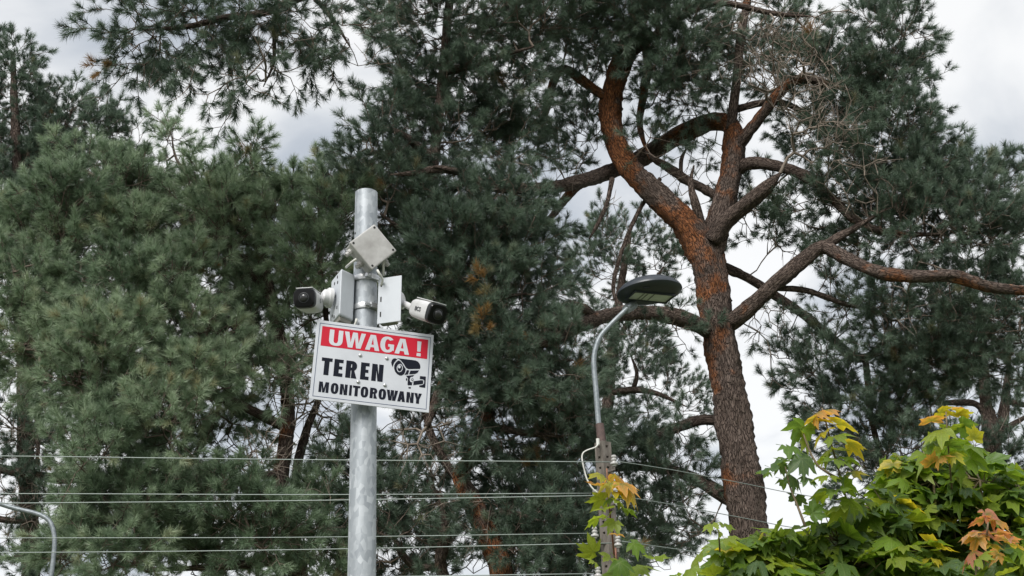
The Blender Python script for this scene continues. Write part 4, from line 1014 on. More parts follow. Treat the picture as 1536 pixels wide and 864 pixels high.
def along(word, lo, hi, u0, u1, xs):
    return [(c, u0 + (a - lo) / (hi - lo) * (u1 - u0), u0 + (b - lo) / (hi - lo) * (u1 - u0)) for c, (a, b) in zip(word, xs)]
lettering(along('UWAGA', 197, 773, .113, .797, [(197, 293), (303, 454), (456, 558), (562, 663), (668, 773)]), .104, .303, .038, .165, 'headline_lettering', sign_white, .0009, band)
lettering([('!', .862, .897)], .110, .302, .03, .2, 'exclamation_mark', sign_white, .0009, band)
lettering(along('TEREN', 157, 598, .070, .590, [(157, 233), (247, 311), (331, 412), (436, 497), (516, 598)]), .470, .686, .042, .2, 'bold_lettering', sign_ink, .0006, sign)
lettering(along('MONITOROWANY', 152, 884, .067, .930, [(152, 222), (236, 290), (300, 353), (366, 384), (390, 442), (447, 501), (512, 566), (574, 628), (630, 712), (710, 766), (774, 826), (828, 884)]), .773, .904, .0262, .2, 'bottom_lettering', sign_ink, .0006, sign)
# pictogram (surveyed on the sign face)
cx = [cor['TL'], cor['TR'], cor['BL'], cor['BR']]
def uvp(zx, zy):
    px, py = 570 + zx / 12.34, 530 + zy / 12.34
    u, v = .5, .5
    for _ in range(6):
        top = [cx[0][i] * (1 - u) + cx[1][i] * u for i in (0, 1)]; bot = [cx[2][i] * (1 - u) + cx[3][i] * u for i in (0, 1)]
        v = (py - top[1]) / (bot[1] - top[1])
        l = cx[0][0] * (1 - v) + cx[2][0] * v; r = cx[1][0] * (1 - v) + cx[3][0] * v
        u = (px - l) / (r - l)
    return u, v
def poly(*pts): return [uvp(*p) for p in pts]
def ell(x, y, a, b, n=20): return poly(*[(x + a * math.cos(2 * math.pi * k / n), y + b * math.sin(2 * math.pi * k / n)) for k in range(n)])
pic = flat('camera_pictogram', [
    poly((200, 130), (225, 102), (262, 100), (300, 120), (270, 145), (245, 180), (228, 225), (222, 265), (200, 220), (188, 175)),
    poly((285, 95), (640, 140), (690, 165), (725, 210), (738, 260), (730, 297), (520, 300), (480, 285), (455, 255), (420, 200), (370, 145), (330, 112)),
    poly((325, 138), (360, 155), (400, 205), (440, 265), (465, 300), (460, 350), (440, 395), (400, 420), (360, 420), (310, 390), (270, 345), (250, 285), (248, 235), (265, 190), (295, 155)),
    poly((487, 318), (533, 325), (515, 400), (450, 408), (470, 370)),
    poly((555, 328), (715, 325), (690, 370), (640, 392), (535, 398)),
    poly((480, 425), (630, 412), (600, 450), (600, 600), (530, 600), (518, 590), (518, 470)),
    ell(495, 492, 12, 26, 12),
    poly((628, 525), (770, 505), (805, 512), (808, 570), (790, 578), (625, 598)),
    poly((740, 430), (845, 440), (852, 450), (852, 640), (845, 648), (740, 632), (735, 605), (800, 592), (825, 570), (825, 515), (805, 495), (740, 485)),
    poly((535, 632), (585, 635), (580, 662), (545, 660))], sign_ink, .0004, sign)
for nm_, m_, h_, es_ in (('eye_ring', sign_white, .0009, ((354, 283, 56, 76), (588, 496, 34, 50))), ('pupil', sign_ink, .0014, ((354, 283, 42, 61), (600, 496, 20, 24))), ('glint', sign_white, .0019, ((345, 262, 24, 30), (600, 496, 11, 13)))):
    for e_ in es_: flat(nm_, [ell(*e_)], m_, h_, pic)
for u, v in ((.385, .385), (.611, .381), (.387, .722), (.612, .723)):
    MB().lathe(S(u, v), sn_, [(.0062, 0), (.0062, .0012), (.0054, .0032), (.0036, .0047), (.0012, .0053)], 14).build('rivet_bolt', steel, sign, smooth='angle')
# bracket behind the panel, tying it to the tube
for v in (.385, .722):
    c = S(.5, v, -.008)
    MB().box(c, sx_, su_, sn_, SW * .34, .03, .011).build('mount_rail', steel, sign)

# --- diamond junction box
bc = Q(559, 371, -.10)
bn = unit(np.array([.40, -.90, -.06])); bxr = unit(np.cross((0, 0, 1), bn)) * -1; 
bxr = unit(np.cross(bn, (0, 0, 1))); 
if bxr[0] < 0: bxr = -bxr
bup = np.cross(bxr, bn); bup = bup if bup[2] > 0 else -bup
d1 = unit(bxr + bup); d2 = unit(bup - bxr)
sd_ = 74 * mS / math.sqrt(2)
jb = thing('junction_box', bc - bup * sd_ * .7, 'square white junction box turned on its corner near the pole top', 'junction box')
MB().box(bc, d1, d2, bn, sd_, sd_, .016).build('lid', dirty_white, jb, bevel=.0055, seg=3)
MB().box(bc - bn * .031, d1, d2, bn, sd_ * .95, sd_ * .95, .045).build('housing', dirty_white, jb, bevel=.006, seg=3)
for a, b2 in ((1, 1), (1, -1), (-1, 1), (-1, -1)):
    MB().lathe(bc + d1 * a * sd_ * .415 + d2 * b2 * sd_ * .415 + bn * .0065, bn, [(.0042, 0), (.0042, .0022), (.0030, .0023)], 10).build('screw', hole_dark, jb)
# glands
for k, (s_, off) in enumerate(((1, -.15), (1, .3), (-1, .15))):
    e = -d1 if s_ > 0 else -d2
    o2 = (d2 if s_ > 0 else d1) * off * sd_
    c = bc - bn * .031 + e * sd_ * .47 + o2
    MB().tube([c, c + e * .012, c + e * .012, c + e * .024], [.011, .011, .008, .0075], 10).build('cable_gland', dirty_white, jb, smooth='angle')
MB().tube([bc - bn * .055, paxis((bc - bn * .055)[2])], .02, 8).build('stand_off', steel, jb)

# --- left camera mount box
def mount(name, label, plan, pz, zh, mats, parent_loc):
    pass
lz_top, lz_bot = Q(512, 402, -.10)[2], Q(509, 472, -.10)[2]
zc = (lz_top + lz_bot) / 2; zh = lz_top - lz_bot
E = Q(510.5, 436, -.10); E[2] = zc
fa = Q(531.5, 440, -.045); fa[2] = zc          # end of the front-right face, at the tube
fbk = Q(496, 440, .0); fbk[2] = zc             # end of the left face, going back
back = fa + (fbk - E)
mbx = thing('camera_mount_box', E - np.array([0, 0, zh / 2]), 'white sheet mount box strapped to the pole left side', 'mount box')
def shell(pl, z0, z1, shift=(0, 0)):
    mb = MB()
    lo = [np.array([p[0], p[1], z0 + s]) for p, s in zip(pl, (0, .0, .0, .0))]; hi = [np.array([p[0], p[1], z1]) for p in pl]
    mb.loft([lo, hi], True); return mb
cen4 = (E + fa + fbk + back) / 4
shell([E, fa, back, fbk], zc - zh / 2, zc + zh / 2).build('cover', white_paint, mbx, bevel=.008, seg=3)
inn = [cen4 + (p - cen4) * .86 for p in (E, fa, back, fbk)]
shell(inn, zc - zh / 2 - .016, zc - zh / 2 + .004).build('inner_box', box_inside, mbx, bevel=.004)
ln_ = unit(np.cross(fbk - E, (0, 0, 1)));  ln_ = ln_ if ln_[0] < 0 else -ln_
lt_ = unit(fbk - E)
for a, z in ((.35, .40), (.62, .33), (.30, .27), (.75, .22), (.5, .02), (.25, -.28), (.7, -.35), (.5, -.42)):
    c = E + (fbk - E) * a + np.array([0, 0, z * zh])
    MB().box(c, ln_, lt_, (0, 0, 1), .003, .006, .009).build('slot', hole_dark, mbx)
MB().tube([Q(519, 401, -.07), Q(527, 394, -.09), Q(534, 389, -.11)], .0045, 6).build('cable', cable_white, mbx, smooth=True)

def bullet(name, label, fc, axis, arm_from, Lb, hw, hh, logo, side_sign):
    """fc: centre of the black front, axis: the way it looks"""
    a = unit(axis); x = unit(np.cross(a, (0, 0, 1))); u = np.cross(x, a)
    u = u if u[2] > 0 else -u
    fc = np.asarray(fc, float)
    def ring(t, s, n=28, e=3.6, sh=0.0):
        out_ = []
        for k in range(n):
            th_ = 2 * math.pi * k / n; c, s2 = math.cos(th_), math.sin(th_)
            out_.append(fc - a * t + x * hw * s * math.copysign(abs(c) ** (2 / e), c) + u * (hh * s * math.copysign(abs(s2) ** (2 / e), s2) + sh))
        return out_
    root = thing(name, arm_from, label, 'security camera')
    body = MB().loft([ring(.020, 1.0), ring(.03, 1.02), ring(Lb * .55, 1.0), ring(Lb * .85, .93), ring(Lb * .96, .80), ring(Lb, .6)], True).build('body', white_plastic, root, smooth='angle')
    MB().loft([ring(.004, .97), ring(.006, .985), ring(.0199, .99), ring(.024, .96)], True).build('bezel', dark_ring, root, smooth='angle')
    fr_ = MB().loft([ring(.0, .80), ring(.0005, .90), ring(.0045, .955), ring(.008, .93)], True).build('front_glass', black_plastic, root, smooth='angle')
    MB().lathe(fc - a * .0005, a, [(hh * .55, 0), (hh * .55, .0016), (hh * .46, .0022), (hh * .44, .0008)], 24).build('lens_ring', dark_ring, fr_, smooth='angle')
    MB().lathe(fc + a * .0002, a, [(hh * .43, 0), (hh * .40, .003), (hh * .25, .006), (.001, .007)], 24).build('lens', lens_glass, fr_, smooth=True)
    # visor
    vr = []
    MB().box(fc - a * Lb * .42 + u * (hh * 1.04), a, x, u, Lb * .75, hw * 1.5, .003).build('sun_visor', white_plastic, root, bevel=.0012)
    # arm
    back_ = fc - a * (Lb * .93) - u * hh * .15
    am = np.asarray(arm_from, float)
    MB().tube(catmull(np.array([back_ + a * .02, back_ - a * .012, back_ * .45 + am * .55, am]), .008), .0115, 12).build('arm', white_plastic, root, smooth=True)
    if logo:
        sx2 = x * side_sign
        c = fc - a * Lb * .50 + sx2 * (hw * 1.008)
        # three-letter wordmark on the flank
        cu = bpy.data.curves.new('lettering', 'FONT'); cu.body = logo; cu.offset = .03
        to = bpy.data.objects.new('lettering_tmp', cu); col.objects.link(to); bpy.context.view_layer.update()
        me = bpy.data.meshes.new_from_object(to.evaluated_get(bpy.context.evaluated_depsgraph_get()))
        bpy.data.objects.remove(to)
        co = np.array([v.co[:2] for v in me.vertices]); fcs = [tuple(p.vertices) for p in me.polygons]; bpy.data.meshes.remove(me)
        lo, hi = co.min(0), co.max(0); wd, ht = Lb * .26 * (1 if len(logo) > 1 else .35), hh * .42
        rt_ = a if np.cross(a, u) @ sx2 > 0 else -a
        mb = MB(); mb.add([c + rt_ * ((p[0] - lo[0]) / (hi[0] - lo[0]) - .5) * wd + u * ((p[1] - lo[1]) / (hi[1] - lo[1]) - .5) * ht + sx2 * .0012 for p in co], fcs)
        mb.build('wordmark', print_grey, root, recalc=False)
    return root, a, x, u
lf = Q(455.5, 446.5, -.17)
larm = Q(494, 446, -.055)
rootL, a_, xx, uu = bullet('security_camera', 'white bullet camera facing the yard from the pole left side', lf, (-.12, -.96, -.20), larm, .13, 16.5 * mS, 14.5 * mS, 'D', -1)
MB().lathe(Q(495.5, 447, -.05) - ln_ * .004, ln_, [(.034, 0), (.034, .012), (.031, .016), (.027, .017), (.0265, .026), (.022, .03), (.016, .034)], 26).build('base', white_plastic, rootL, smooth='angle')
MB().lathe(Q(487.5, 447, -.07), unit(np.array([-.8, -.5, .05])), [(.017, -.016), (.019, -.012), (.019, .008), (.015, .013)], 20).build('ball_joint', white_plastic, rootL, smooth='angle')

MB().tube(catmull(np.array([Q(514, 478, -.06), Q(516, 488, -.05), Q(524, 494, -.04), Q(532, 488, -.045), Q(535, 478, -.05)]), .01), .0042, 6).build('cable', cable_white, mbx, smooth=True)
# --- right mount plate and camera
rp = [Q(567, 449, -.05), Q(602, 443, -.075)]
zt, zb = Q(584, 411.5, -.085)[2], Q(585, 480, -.085)[2]
zc2, zh2 = (zt + zb) / 2, zt - zb
for p in rp: p[2] = zc2
pd = unit(rp[1] - rp[0]); pn = unit(np.cross(pd, (0, 0, 1))); pn = pn if pn[1] < 0 else -pn
pc_ = (rp[0] + rp[1]) / 2; pw = np.linalg.norm(rp[1] - rp[0])
mbr = thing('camera_mount_box', pc_ - np.array([0, 0, zh2 / 2]), 'flat white mount plate strapped to the pole right side', 'mount box')
MB().box(pc_, pd, (0, 0, 1), pn, pw, zh2, .004).build('plate', white_paint, mbr, bevel=.0015, seg=2)
MB().box(pc_ - pn * .018 - pd * .008 - np.array([0, 0, .006]), pd, (0, 0, 1), pn, pw * .7, zh2 * .9, .03).build('inner_box', box_inside, mbr, bevel=.005)
for v in (.36, .03, -.30):
    MB().box(pc_ - pd * pw * .36 + np.array([0, 0, v * zh2]) + pn * .0022, pd, (0, 0, 1), pn, .0045, .018, .0012).build('slot', hole_dark, mbr)
MB().tube([Q(575, 414, -.04), Q(575, 398, -.05), Q(577, 386, -.06)], .004, 6).build('cable', cable_white, mbr, smooth=True)
MB().tube(catmull(np.array([Q(566, 405, -.10), Q(570, 412, -.10), Q(574, 420, -.07), Q(571, 430, -.05)]), .01), .0042, 6).build('cable', cable_white, mbr, smooth=True)
rf = Q(657, 471.5, -.18)
rarm = Q(604, 455, -.02)
rootR, a_, xx, uu = bullet('security_camera', 'white bullet camera looking away to the right of the pole', rf, (.56, -.70, -.46), rarm, .14, 15.5 * mS, 15 * mS, 'BCS', 1)
MB().lathe(Q(601, 451, -.02), unit(np.array([.95, -.25, 0])), [(.03, -.02), (.03, .004), (.026, .008), (.018, .012)], 24).build('base', white_plastic, rootR, smooth='angle')

# ------------------------------------------------------------------ maples
def leaf_material(name, source):
    m = mat(name, (0.09, 0.14, 0.02), 0.42, spec=0.45)
    t, NN, LL, b = nodes(m)
    if source == 'object':
        oi = NN('ShaderNodeObjectInfo'); colr = oi.outputs['Color']
    else:
        aa = NN('ShaderNodeAttribute'); aa.attribute_name = 'leafcol'; colr = aa.outputs['Color']
    ve = NN('ShaderNodeAttribute'); ve.attribute_name = 'vein'
    ed = NN('ShaderNodeAttribute'); ed.attribute_name = 'rim'
    n = noise(t, 22, 4, 0.6, objcoord(t))
    hs = NN('ShaderNodeHueSaturation')
    mr = NN('ShaderNodeMapRange'); mr.inputs['From Min'].default_value = .3; mr.inputs['From Max'].default_value = .7
    mr.inputs['To Min'].default_value = .78; mr.inputs['To Max'].default_value = 1.22
    LL(n.outputs['Fac'], mr.inputs['Value']); LL(mr.outputs[0], hs.inputs['Value'])
    # turning leaves stay greener near the stalk
    g = NN('ShaderNodeMix'); g.data_type = 'RGBA'
    g.inputs['B'].default_value = (0.16, 0.19, 0.035, 1)
    bw = NN('ShaderNodeSeparateColor'); LL(colr, bw.inputs[0])
    red = NN('ShaderNodeMapRange'); red.inputs['From Min'].default_value = .16; red.inputs['From Max'].default_value = .40
    LL(bw.outputs[0], red.inputs['Value'])
    inv = NN('ShaderNodeMath'); inv.operation = 'SUBTRACT'; inv.inputs[0].default_value = 0.92; LL(ed.outputs['Fac'], inv.inputs[1])
    mm = NN('ShaderNodeMath'); mm.operation = 'MULTIPLY'; LL(inv.outputs[0], mm.inputs[0]); LL(red.outputs[0], mm.inputs[1])
    LL(mm.outputs[0], g.inputs['Factor']); LL(colr, g.inputs['A']); LL(g.outputs['Result'], hs.inputs['Color'])
    sp_ = noise(t, 95, 2, 0.5, objcoord(t)); sr = NN('ShaderNodeMapRange')
    sr.inputs['From Min'].default_value = .66; sr.inputs['From Max'].default_value = .74; sr.inputs['To Max'].default_value = .7
    LL(sp_.outputs['Fac'], sr.inputs['Value'])
    spm = NN('ShaderNodeMix'); spm.data_type = 'RGBA'; spm.inputs['B'].default_value = (0.10, 0.06, 0.025, 1)
    LL(sr.outputs[0], spm.inputs['Factor']); LL(hs.outputs[0], spm.inputs['A'])
    pw_ = NN('ShaderNodeMath'); pw_.operation = 'POWER'; pw_.inputs[1].default_value = 9; LL(ve.outputs['Fac'], pw_.inputs[0])
    pf = NN('ShaderNodeMath'); pf.operation = 'MULTIPLY'; pf.inputs[1].default_value = .5; LL(pw_.outputs[0], pf.inputs[0])
    vm = NN('ShaderNodeMix'); vm.data_type = 'RGBA'; vm.inputs['B'].default_value = (0.30, 0.33, 0.14, 1)
    LL(pf.outputs[0], vm.inputs['Factor']); LL(spm.outputs['Result'], vm.inputs['A'])
    LL(vm.outputs['Result'], b.inputs['Base Color'])
    tr = NN('ShaderNodeBsdfTranslucent'); ms = NN('ShaderNodeMixShader'); ms.inputs[0].default_value = .5
    yl = NN('ShaderNodeMix'); yl.data_type = 'RGBA'; yl.blend_type = 'MULTIPLY'; yl.inputs['Factor'].default_value = 1
    yl.inputs['B'].default_value = (1.9, 1.8, .8, 1)
    LL(vm.outputs['Result'], yl.inputs['A']); LL(yl.outputs['Result'], tr.inputs['Color'])
    o = t.nodes['Material Output']
    LL(b.outputs[0], ms.inputs[1]); LL(tr.outputs[0], ms.inputs[2]); LL(ms.outputs[0], o.inputs[0])
    bump(t, pw_.outputs[0], .4, .002, b)
    return m
LEAF = leaf_material('maple_leaf', 'object')
LEAFJ = leaf_material('maple_leaf_mass', 'attribute')
STEM = worn('maple_stem', (0.11, 0.085, 0.05), (0.20, 0.15, 0.09), 40, .7)
REDSTEM = worn('maple_red_stalk', (0.20, 0.07, 0.05), (0.24, 0.13, 0.06), 30, .6)

HALF = [(0, 1.0, 1), (9, .70, .2), (17, .76, .1), (28, .54, 0), (40, .72, .1), (51, .95, 1), (62, .70, .2), (74, .68, .1), (84, .50, 0), (104, .72, 1), (126, .48, .1), (150, .33, 0)]
outl = [(a, r, v) for a, r, v in HALF] + [(180, .10, .3)] + [(-a, r, v) for a, r, v in reversed(HALF[1:])]
def leaf_arrays(fold, droop, curl, seed):
    rg = np.random.default_rng(seed)
    V = [(0, 0, 0)]; vein = [1.0]; rim = [0.0]; Fc = []
    n = len(outl)
    for lvl in (0.5, 1.0):
        for a, r, v in outl:
            an = math.radians(a); rr = r * lvl * (1 + rg.normal() * .035 * lvl)
            x, y = rr * math.sin(an), rr * math.cos(an)
            z = -droop * (y * abs(y) * .6 + .35 * x * x) + fold * abs(x) * .6 + curl * (0.10 if v == 0 else -0.08) * rr + rg.normal() * .018 * lvl
            V.append((x, y, z)); vein.append(1.0 if v == 1 else 0.0); rim.append(lvl)
    for i in range(n):
        j = (i + 1) % n
        Fc.append((0, 1 + j, 1 + i)); Fc.append((1 + i, 1 + j, 1 + n + j)); Fc.append((1 + i, 1 + n + j, 1 + n + i))
    # leaf stalk
    b = len(V); w = .013
    for (x, y, z, s) in ((0, .02, -.004, 1), (0, -.35, .03, .8), (0, -.75, .02, 1.2)):
        V += [(x - w * s, y, z), (x + w * s, y, z), (x, y, z - 1.6 * w * s)]; vein += [0.8] * 3; rim += [0.2] * 3
    for k in range(2):
        for i in range(3):
            j = (i + 1) % 3
            Fc.append((b + 3 * k + i, b + 3 * k + j, b + 3 * k + 3 + j)); Fc.append((b + 3 * k + i, b + 3 * k + 3 + j, b + 3 * k + 3 + i))
    return np.array(V, float), Fc, vein, rim
LEAVES = []
for k, (fo, dr, cu) in enumerate([(.25, .5, 1), (.5, .8, .6), (-.25, .7, 1.2), (.1, 1.1, .8), (.7, .4, 1), (-.4, .9, .5), (.3, .2, 1.4), (.05, .6, 1.0), (.9, 1.2, 1.5), (-.6, 1.4, 1.3), (.4, -.4, 1.6)]):
    V, Fc, vein, rim = leaf_arrays(fo, dr, cu, 100 + k)
    me = bpy.data.meshes.new('leaf'); me.from_pydata([tuple(v) for v in V], [], Fc)
    for nm, arr in (('vein', vein), ('rim', rim)):
        at = me.attributes.new(nm, 'FLOAT', 'POINT'); at.data.foreach_set('value', np.array(arr, np.float32))
    me.polygons.foreach_set('use_smooth', [True] * len(me.polygons)); me.materials.append(LEAF); me.update()
    LEAVES.append((me, V, Fc, vein, rim))
COLS = {
    'g': [(.13, .22, .03), (.15, .24, .03), (.11, .19, .045), (.14, .215, .045)],
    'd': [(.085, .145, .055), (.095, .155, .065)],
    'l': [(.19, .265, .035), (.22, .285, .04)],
    'y': [(.46, .39, .035), (.52, .42, .045), (.40, .38, .035)],
    'o': [(.52, .28, .08), (.48, .24, .08), (.50, .36, .07)],
    'p': [(.52, .22, .16), (.52, .29, .16), (.46, .17, .12)],
}
def leaf_frame(tip, nrm):
    y = unit(tip); z = unit(np.asarray(nrm) - y * (np.asarray(nrm) @ y)); x = np.cross(y, z)
    return np.stack([x, y, z], 1)
def pick(c):
    b = random.choice(COLS[c]); f = random.uniform(.85, 1.18)
    return (b[0] * f, b[1] * f, b[2] * f, 1)
NLEAF = [0]
def add_leaf(root, pos, tip, nrm, size, c):
    me = random.choice(LEAVES)[0]
    o = bpy.data.objects.new('leaf', me); col.objects.link(o); o.parent = root
    R = leaf_frame(tip, nrm)
    M = Matrix.Identity(4)
    for i in range(3):
        for j in range(3): M[i][j] = R[i][j] * size * (random.uniform(.9, 1.1) if j == 0 else 1)
    M.translation = Vector(tuple(pos - ORIGIN[root.name]))
    o.matrix_basis = M
    o.color = pick(c)
    NLEAF[0] += 1
    return o
def rand_leaf_dirs(outward):
    o = unit(outward)
    tip = unit(np.array([o[0], o[1], 0]) * 1.0 + rng.normal(size=3) * .35 + np.array([0, 0, rng.uniform(-.55, .12)]))
    nrm = unit(np.array([0, 0, 1.0]) + o * .35 + rng.normal(size=3) * .35)
    return tip, nrm

def sapling(label, stem_px, leaves, Y, extra_stems=(), stem_mat=None):
    b = P(*stem_px[0][:2], Y); base = np.array([b[0], b[1], 0.0])
    root = thing('maple_sapling', base, label, 'maple sapling', 'young maples by the pole')
    ns_ = len(stem_px)
    pts = [P(a, c, Y + .5 * max(0, 1 - k_ / (ns_ * .55))) for k_, (a, c) in enumerate(stem_px)]
    pts = [np.array([pts[0][0], pts[0][1], -.02])] + pts
    pc = catmull(np.array(pts), .04)
    r = np.linspace(.011, .0035, len(pc))
    MB().tube(pc, list(r), 7).build('stem', stem_mat or STEM, root, smooth=True)
    nodes_ = [q for q in pc if q[2] > 1.6]
    for es in extra_stems:
        ec = catmull(np.array([P(a, c, Y) for a, c in es]), .04)
        MB().tube(ec, list(np.linspace(.006, .003, len(ec))), 6).build('stem', stem_mat or STEM, root, smooth=True)
        nodes_ += list(ec)
    nodes_ = np.array(nodes_)
    for (px, py, sz, c) in leaves:
        dY = rng.uniform(-.10, .10)
        p = P(px, py, Y + dY)
        m = mpp(px, py, Y)
        k = np.argmin(((nodes_ - p) ** 2).sum(1)); att = nodes_[k]
        o_ = p - att; o_[2] *= .3
        if np.linalg.norm(o_) < .02: o_ = np.array([rng.normal(), -1, 0])
        tip, nrm = rand_leaf_dirs(o_ + np.array([0, -.03, 0]))
        size = sz * m * .59 * rng.uniform(.9, 1.15)
        # blade centre at p
        add_leaf(root, p - tip * size * .3, tip, nrm, size, c)
    return root
YM = 5.2
sapling('slim maple shoot with orange and yellow top leaves in front of the concrete post', [(928, 905), (923, 850), (918, 800), (913, 750), (911, 718), (910, 703)], [
    (903, 712, 46, 'y'), (925, 712, 46, 'o'), (940, 726, 54, 'o'), (893, 728, 42, 'o'), (915, 726, 46, 'y'), (948, 735, 48, 'o'), (930, 738, 44, 'y'), (896, 748, 48, 'l'), (916, 745, 44, 'g'), (932, 752, 40, 'l'), (890, 776, 42, 'l'), (905, 762, 36, 'l'),
    (945, 762, 34, 'g'), (918, 788, 40, 'l'), (912, 775, 26, 'l'), (926, 800, 26, 'o'), (883, 826, 44, 'l'), (890, 842, 30, 'l'), (912, 838, 36, 'l'), (958, 818, 40, 'g'), (935, 850, 52, 'g'), (960, 850, 55, 'l'), (985, 840, 45, 'l'), (915, 862, 50, 'g'), (895, 870, 45, 'g')], YM, stem_mat=REDSTEM)
sapling('maple shoot with yellowing top beside the forked pine trunk', [(1300, 860), (1280, 790), (1262, 720), (1248, 670), (1238, 630), (1233, 612)], [
    (1226, 616, 46, 'o'), (1246, 612, 44, 'o'), (1215, 630, 44, 'o'), (1240, 632, 42, 'y'), (1200, 645, 52, 'g'), (1268, 636, 54, 'y'), (1230, 650, 50, 'y'), (1255, 652, 52, 'l'), (1210, 662, 52, 'l'), (1190, 672, 46, 'g'), (1284, 664, 50, 'y'),
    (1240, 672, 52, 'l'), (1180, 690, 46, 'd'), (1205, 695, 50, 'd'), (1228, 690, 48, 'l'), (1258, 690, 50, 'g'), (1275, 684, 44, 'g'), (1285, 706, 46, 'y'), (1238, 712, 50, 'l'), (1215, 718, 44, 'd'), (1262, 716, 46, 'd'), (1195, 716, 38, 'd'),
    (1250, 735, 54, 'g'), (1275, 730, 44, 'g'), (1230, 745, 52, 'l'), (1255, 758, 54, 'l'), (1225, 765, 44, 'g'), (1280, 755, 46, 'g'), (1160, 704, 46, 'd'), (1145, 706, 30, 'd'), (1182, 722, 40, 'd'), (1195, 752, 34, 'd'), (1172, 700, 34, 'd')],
    YM, [[(1208, 790), (1196, 758), (1185, 730), (1178, 700)], [(1262, 720), (1228, 700), (1212, 670), (1205, 650)]])
sapling('maple shoot with orange-tipped crown leaves standing out above the bush', [(1432, 800), (1428, 740), (1424, 690), (1421, 650), (1419, 618)], [
    (1398, 626, 40, 'o'), (1415, 618, 40, 'y'), (1435, 616, 42, 'o'), (1442, 624, 40, 'y'), (1402, 646, 60, 'l'), (1428, 642, 50, 'l'), (1452, 640, 46, 'g'), (1462, 650, 42, 'y'), (1425, 662, 54, 'g'), (1400, 666, 46, 'g'), (1445, 664, 52, 'g'), (1468, 670, 52, 'g'),
    (1465, 690, 50, 'g'), (1410, 686, 38, 'o'), (1428, 684, 40, 'y'), (1445, 684, 46, 'l'), (1395, 690, 36, 'o'), (1412, 652, 40, 'y'), (1440, 700, 50, 'g')], YM)
sapling('pink and orange maple shoot glowing against the dark green bush', [(1474, 930), (1474, 864), (1477, 830), (1481, 796), (1482, 784)], [
    (1466, 780, 44, 'p'), (1486, 776, 44, 'p'), (1502, 784, 52, 'o'), (1498, 798, 58, 'p'), (1478, 796, 50, 'p'), (1452, 804, 42, 'p'), (1464, 812, 44, 'o'), (1455, 828, 52, 'p'), (1488, 818, 44, 'y'), (1512, 806, 50, 'p'), (1526, 818, 44, 'o'), (1495, 834, 34, 'o'),
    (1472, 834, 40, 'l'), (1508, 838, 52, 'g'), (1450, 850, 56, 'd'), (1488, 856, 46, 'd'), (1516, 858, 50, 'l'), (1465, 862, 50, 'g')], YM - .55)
sapling('short pale green maple shoot before the forked pine trunk base', [(1084, 900), (1081, 850), (1079, 815), (1078, 796)], [
    (1066, 790, 32, 'l'), (1090, 790, 32, 'l'), (1080, 798, 30, 'l'), (1060, 818, 28, 'l'), (1096, 808, 36, 'l'), (1075, 825, 30, 'g'), (1110, 818, 44, 'l'), (1045, 842, 46, 'l'), (1062, 858, 50, 'l'), (1030, 858, 44, 'l'), (1010, 864, 40, 'g')], YM)

# the bush
bb = P(1400, 864, YM + .5); bb[2] = 0
bush = thing('maple_bush', bb, 'dense maple bush of large green leaves at the foot of the forked pine', 'maple bush')
BL = [  # px,py,dY,rx,ry,n
    (1105, 838, .1, 45, 26, 14), (1170, 822, .1, 55, 36, 24), (1240, 815, .15, 60, 45, 30), (1310, 785, .2, 65, 55, 40), (1385, 750, .3, 70, 60, 44), (1350, 710, .3, 40, 30, 14), (1400, 700, .3, 50, 30, 14),
    (1460, 740, .3, 70, 55, 40), (1525, 750, .3, 50, 55, 28), (1150, 860, 0, 70, 25, 14), (1340, 845, .1, 80, 40, 30), (1430, 820, .35, 70, 45, 34), (1520, 830, .2, 50, 50, 22), (1420, 865, .1, 80, 30, 16), (1240, 862, .05, 60, 24, 12)]
stem_pts = []
for (px, py) in ((1180, 850), (1260, 830), (1340, 780), (1400, 740), (1470, 740), (1540, 760)):
    t3 = P(px, py - 20, YM + .35); b3 = bb + np.array([(t3[0] - bb[0]) * .25, .1, -.02])
    mid = (t3 + b3) / 2 + np.array([rng.normal() * .05, 0, .1])
    pc = catmull(np.array([b3, mid, t3]), .08)
    MB().tube(pc, list(np.linspace(.022, .005, len(pc))), 7).build('stem', STEM, bush, smooth=True)
    stem_pts += [q for q in pc if q[2] > 1.7]
stem_pts = np.array(stem_pts)
tw = MB()
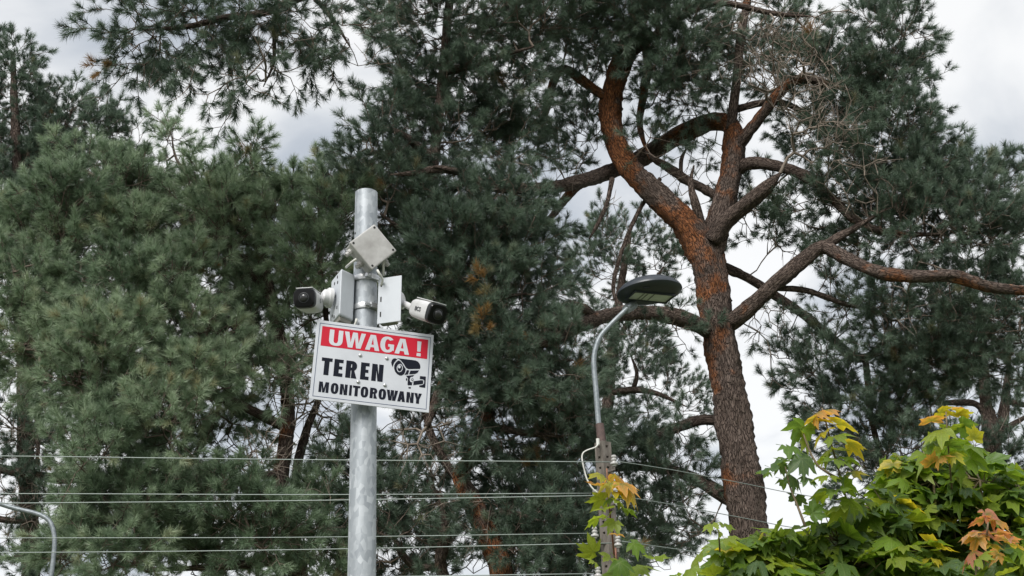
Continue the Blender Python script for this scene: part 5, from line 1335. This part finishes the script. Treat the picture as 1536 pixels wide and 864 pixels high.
for (px, py, dY, rx, ry, n) in BL:
    c = P(px, py, YM + .15 + dY); s = mpp(px, py, YM)
    for _ in range(int(n * .82)):
        v = unit(rng.normal(size=3)); 
        if v[1] > .45: v[1] *= -1
        v = v * rng.uniform() ** .3
        p = c + v * np.array([rx * s, .5 * (rx + ry) * s * 1.1, ry * s])
        o_ = v * np.array([1, 1.2, .2]) + np.array([0, -.45, 0])
        tip, nrm = rand_leaf_dirs(o_)
        size = rng.uniform(.072, .125)
        u = rng.uniform(); cc = 'g' if u < .55 else ('l' if u < .78 else 'd')
        if rng.uniform() < .015: cc = 'y'
        add_leaf(bush, p, tip, nrm, size, cc)
        st = p - tip * size * .72
        q = stem_pts[np.argmin(((stem_pts - st) ** 2).sum(1))]
        mid = (st + q) / 2 + np.array([0, 0, -.03])
        for a, b2 in ((q, mid), (mid, st)):
            vv, ff = prism(a, b2, .0035, .0025, 3); tw.add(vv, ff)
tw.build('twigs', STEM, bush)['kind'] = 'stuff'
# lower body of the bush, below the picture
JV = []; JF = []; jv = []; jr = []; jc = []; b0 = 0
for jn_ in range(1250):
    z = rng.uniform(.1, 1.0) ** .8
    top = np.array([rng.uniform(1060, 1640), 0])
    hz_ = {True: 864}[True]
    p = P(top[0], 885, YM + rng.uniform(-.1, .9)); p[2] = p[2] * z
    if jn_ >= 520:      # leaves deep inside the visible part
        bl_ = random.choice(BL); v_ = unit(rng.normal(size=3)) * rng.uniform() ** .5
        s_ = mpp(bl_[0], bl_[1], YM); p = P(bl_[0], bl_[1] + 14, YM + .42 + bl_[2]) + v_ * np.array([bl_[3] * s_, .28, bl_[4] * s_ * .85])
    o_ = np.array([rng.normal(), -1, 0])
    tip, nrm = rand_leaf_dirs(o_); size = rng.uniform(.09, .15)
    me, V, Fc, vein, rim = random.choice(LEAVES)
    R = leaf_frame(tip, nrm) * size
    JV.append(V @ R.T + p); JF.append(np.array(Fc) + b0); b0 += len(V); jv += list(vein); jr += list(rim)
    cc = pick(random.choice('ggld')); jc += [cc] * len(V)
o = fast_mesh('lower_foliage', np.concatenate(JV), np.concatenate(JF), LEAFJ, bush, {'vein': np.array(jv), 'rim': np.array(jr)})
ca_ = o.data.attributes.new('leafcol', 'FLOAT_COLOR', 'POINT'); ca_.data.foreach_set('color', np.array(jc, np.float32).ravel())
o['kind'] = 'stuff'
print('leaves', NLEAF)
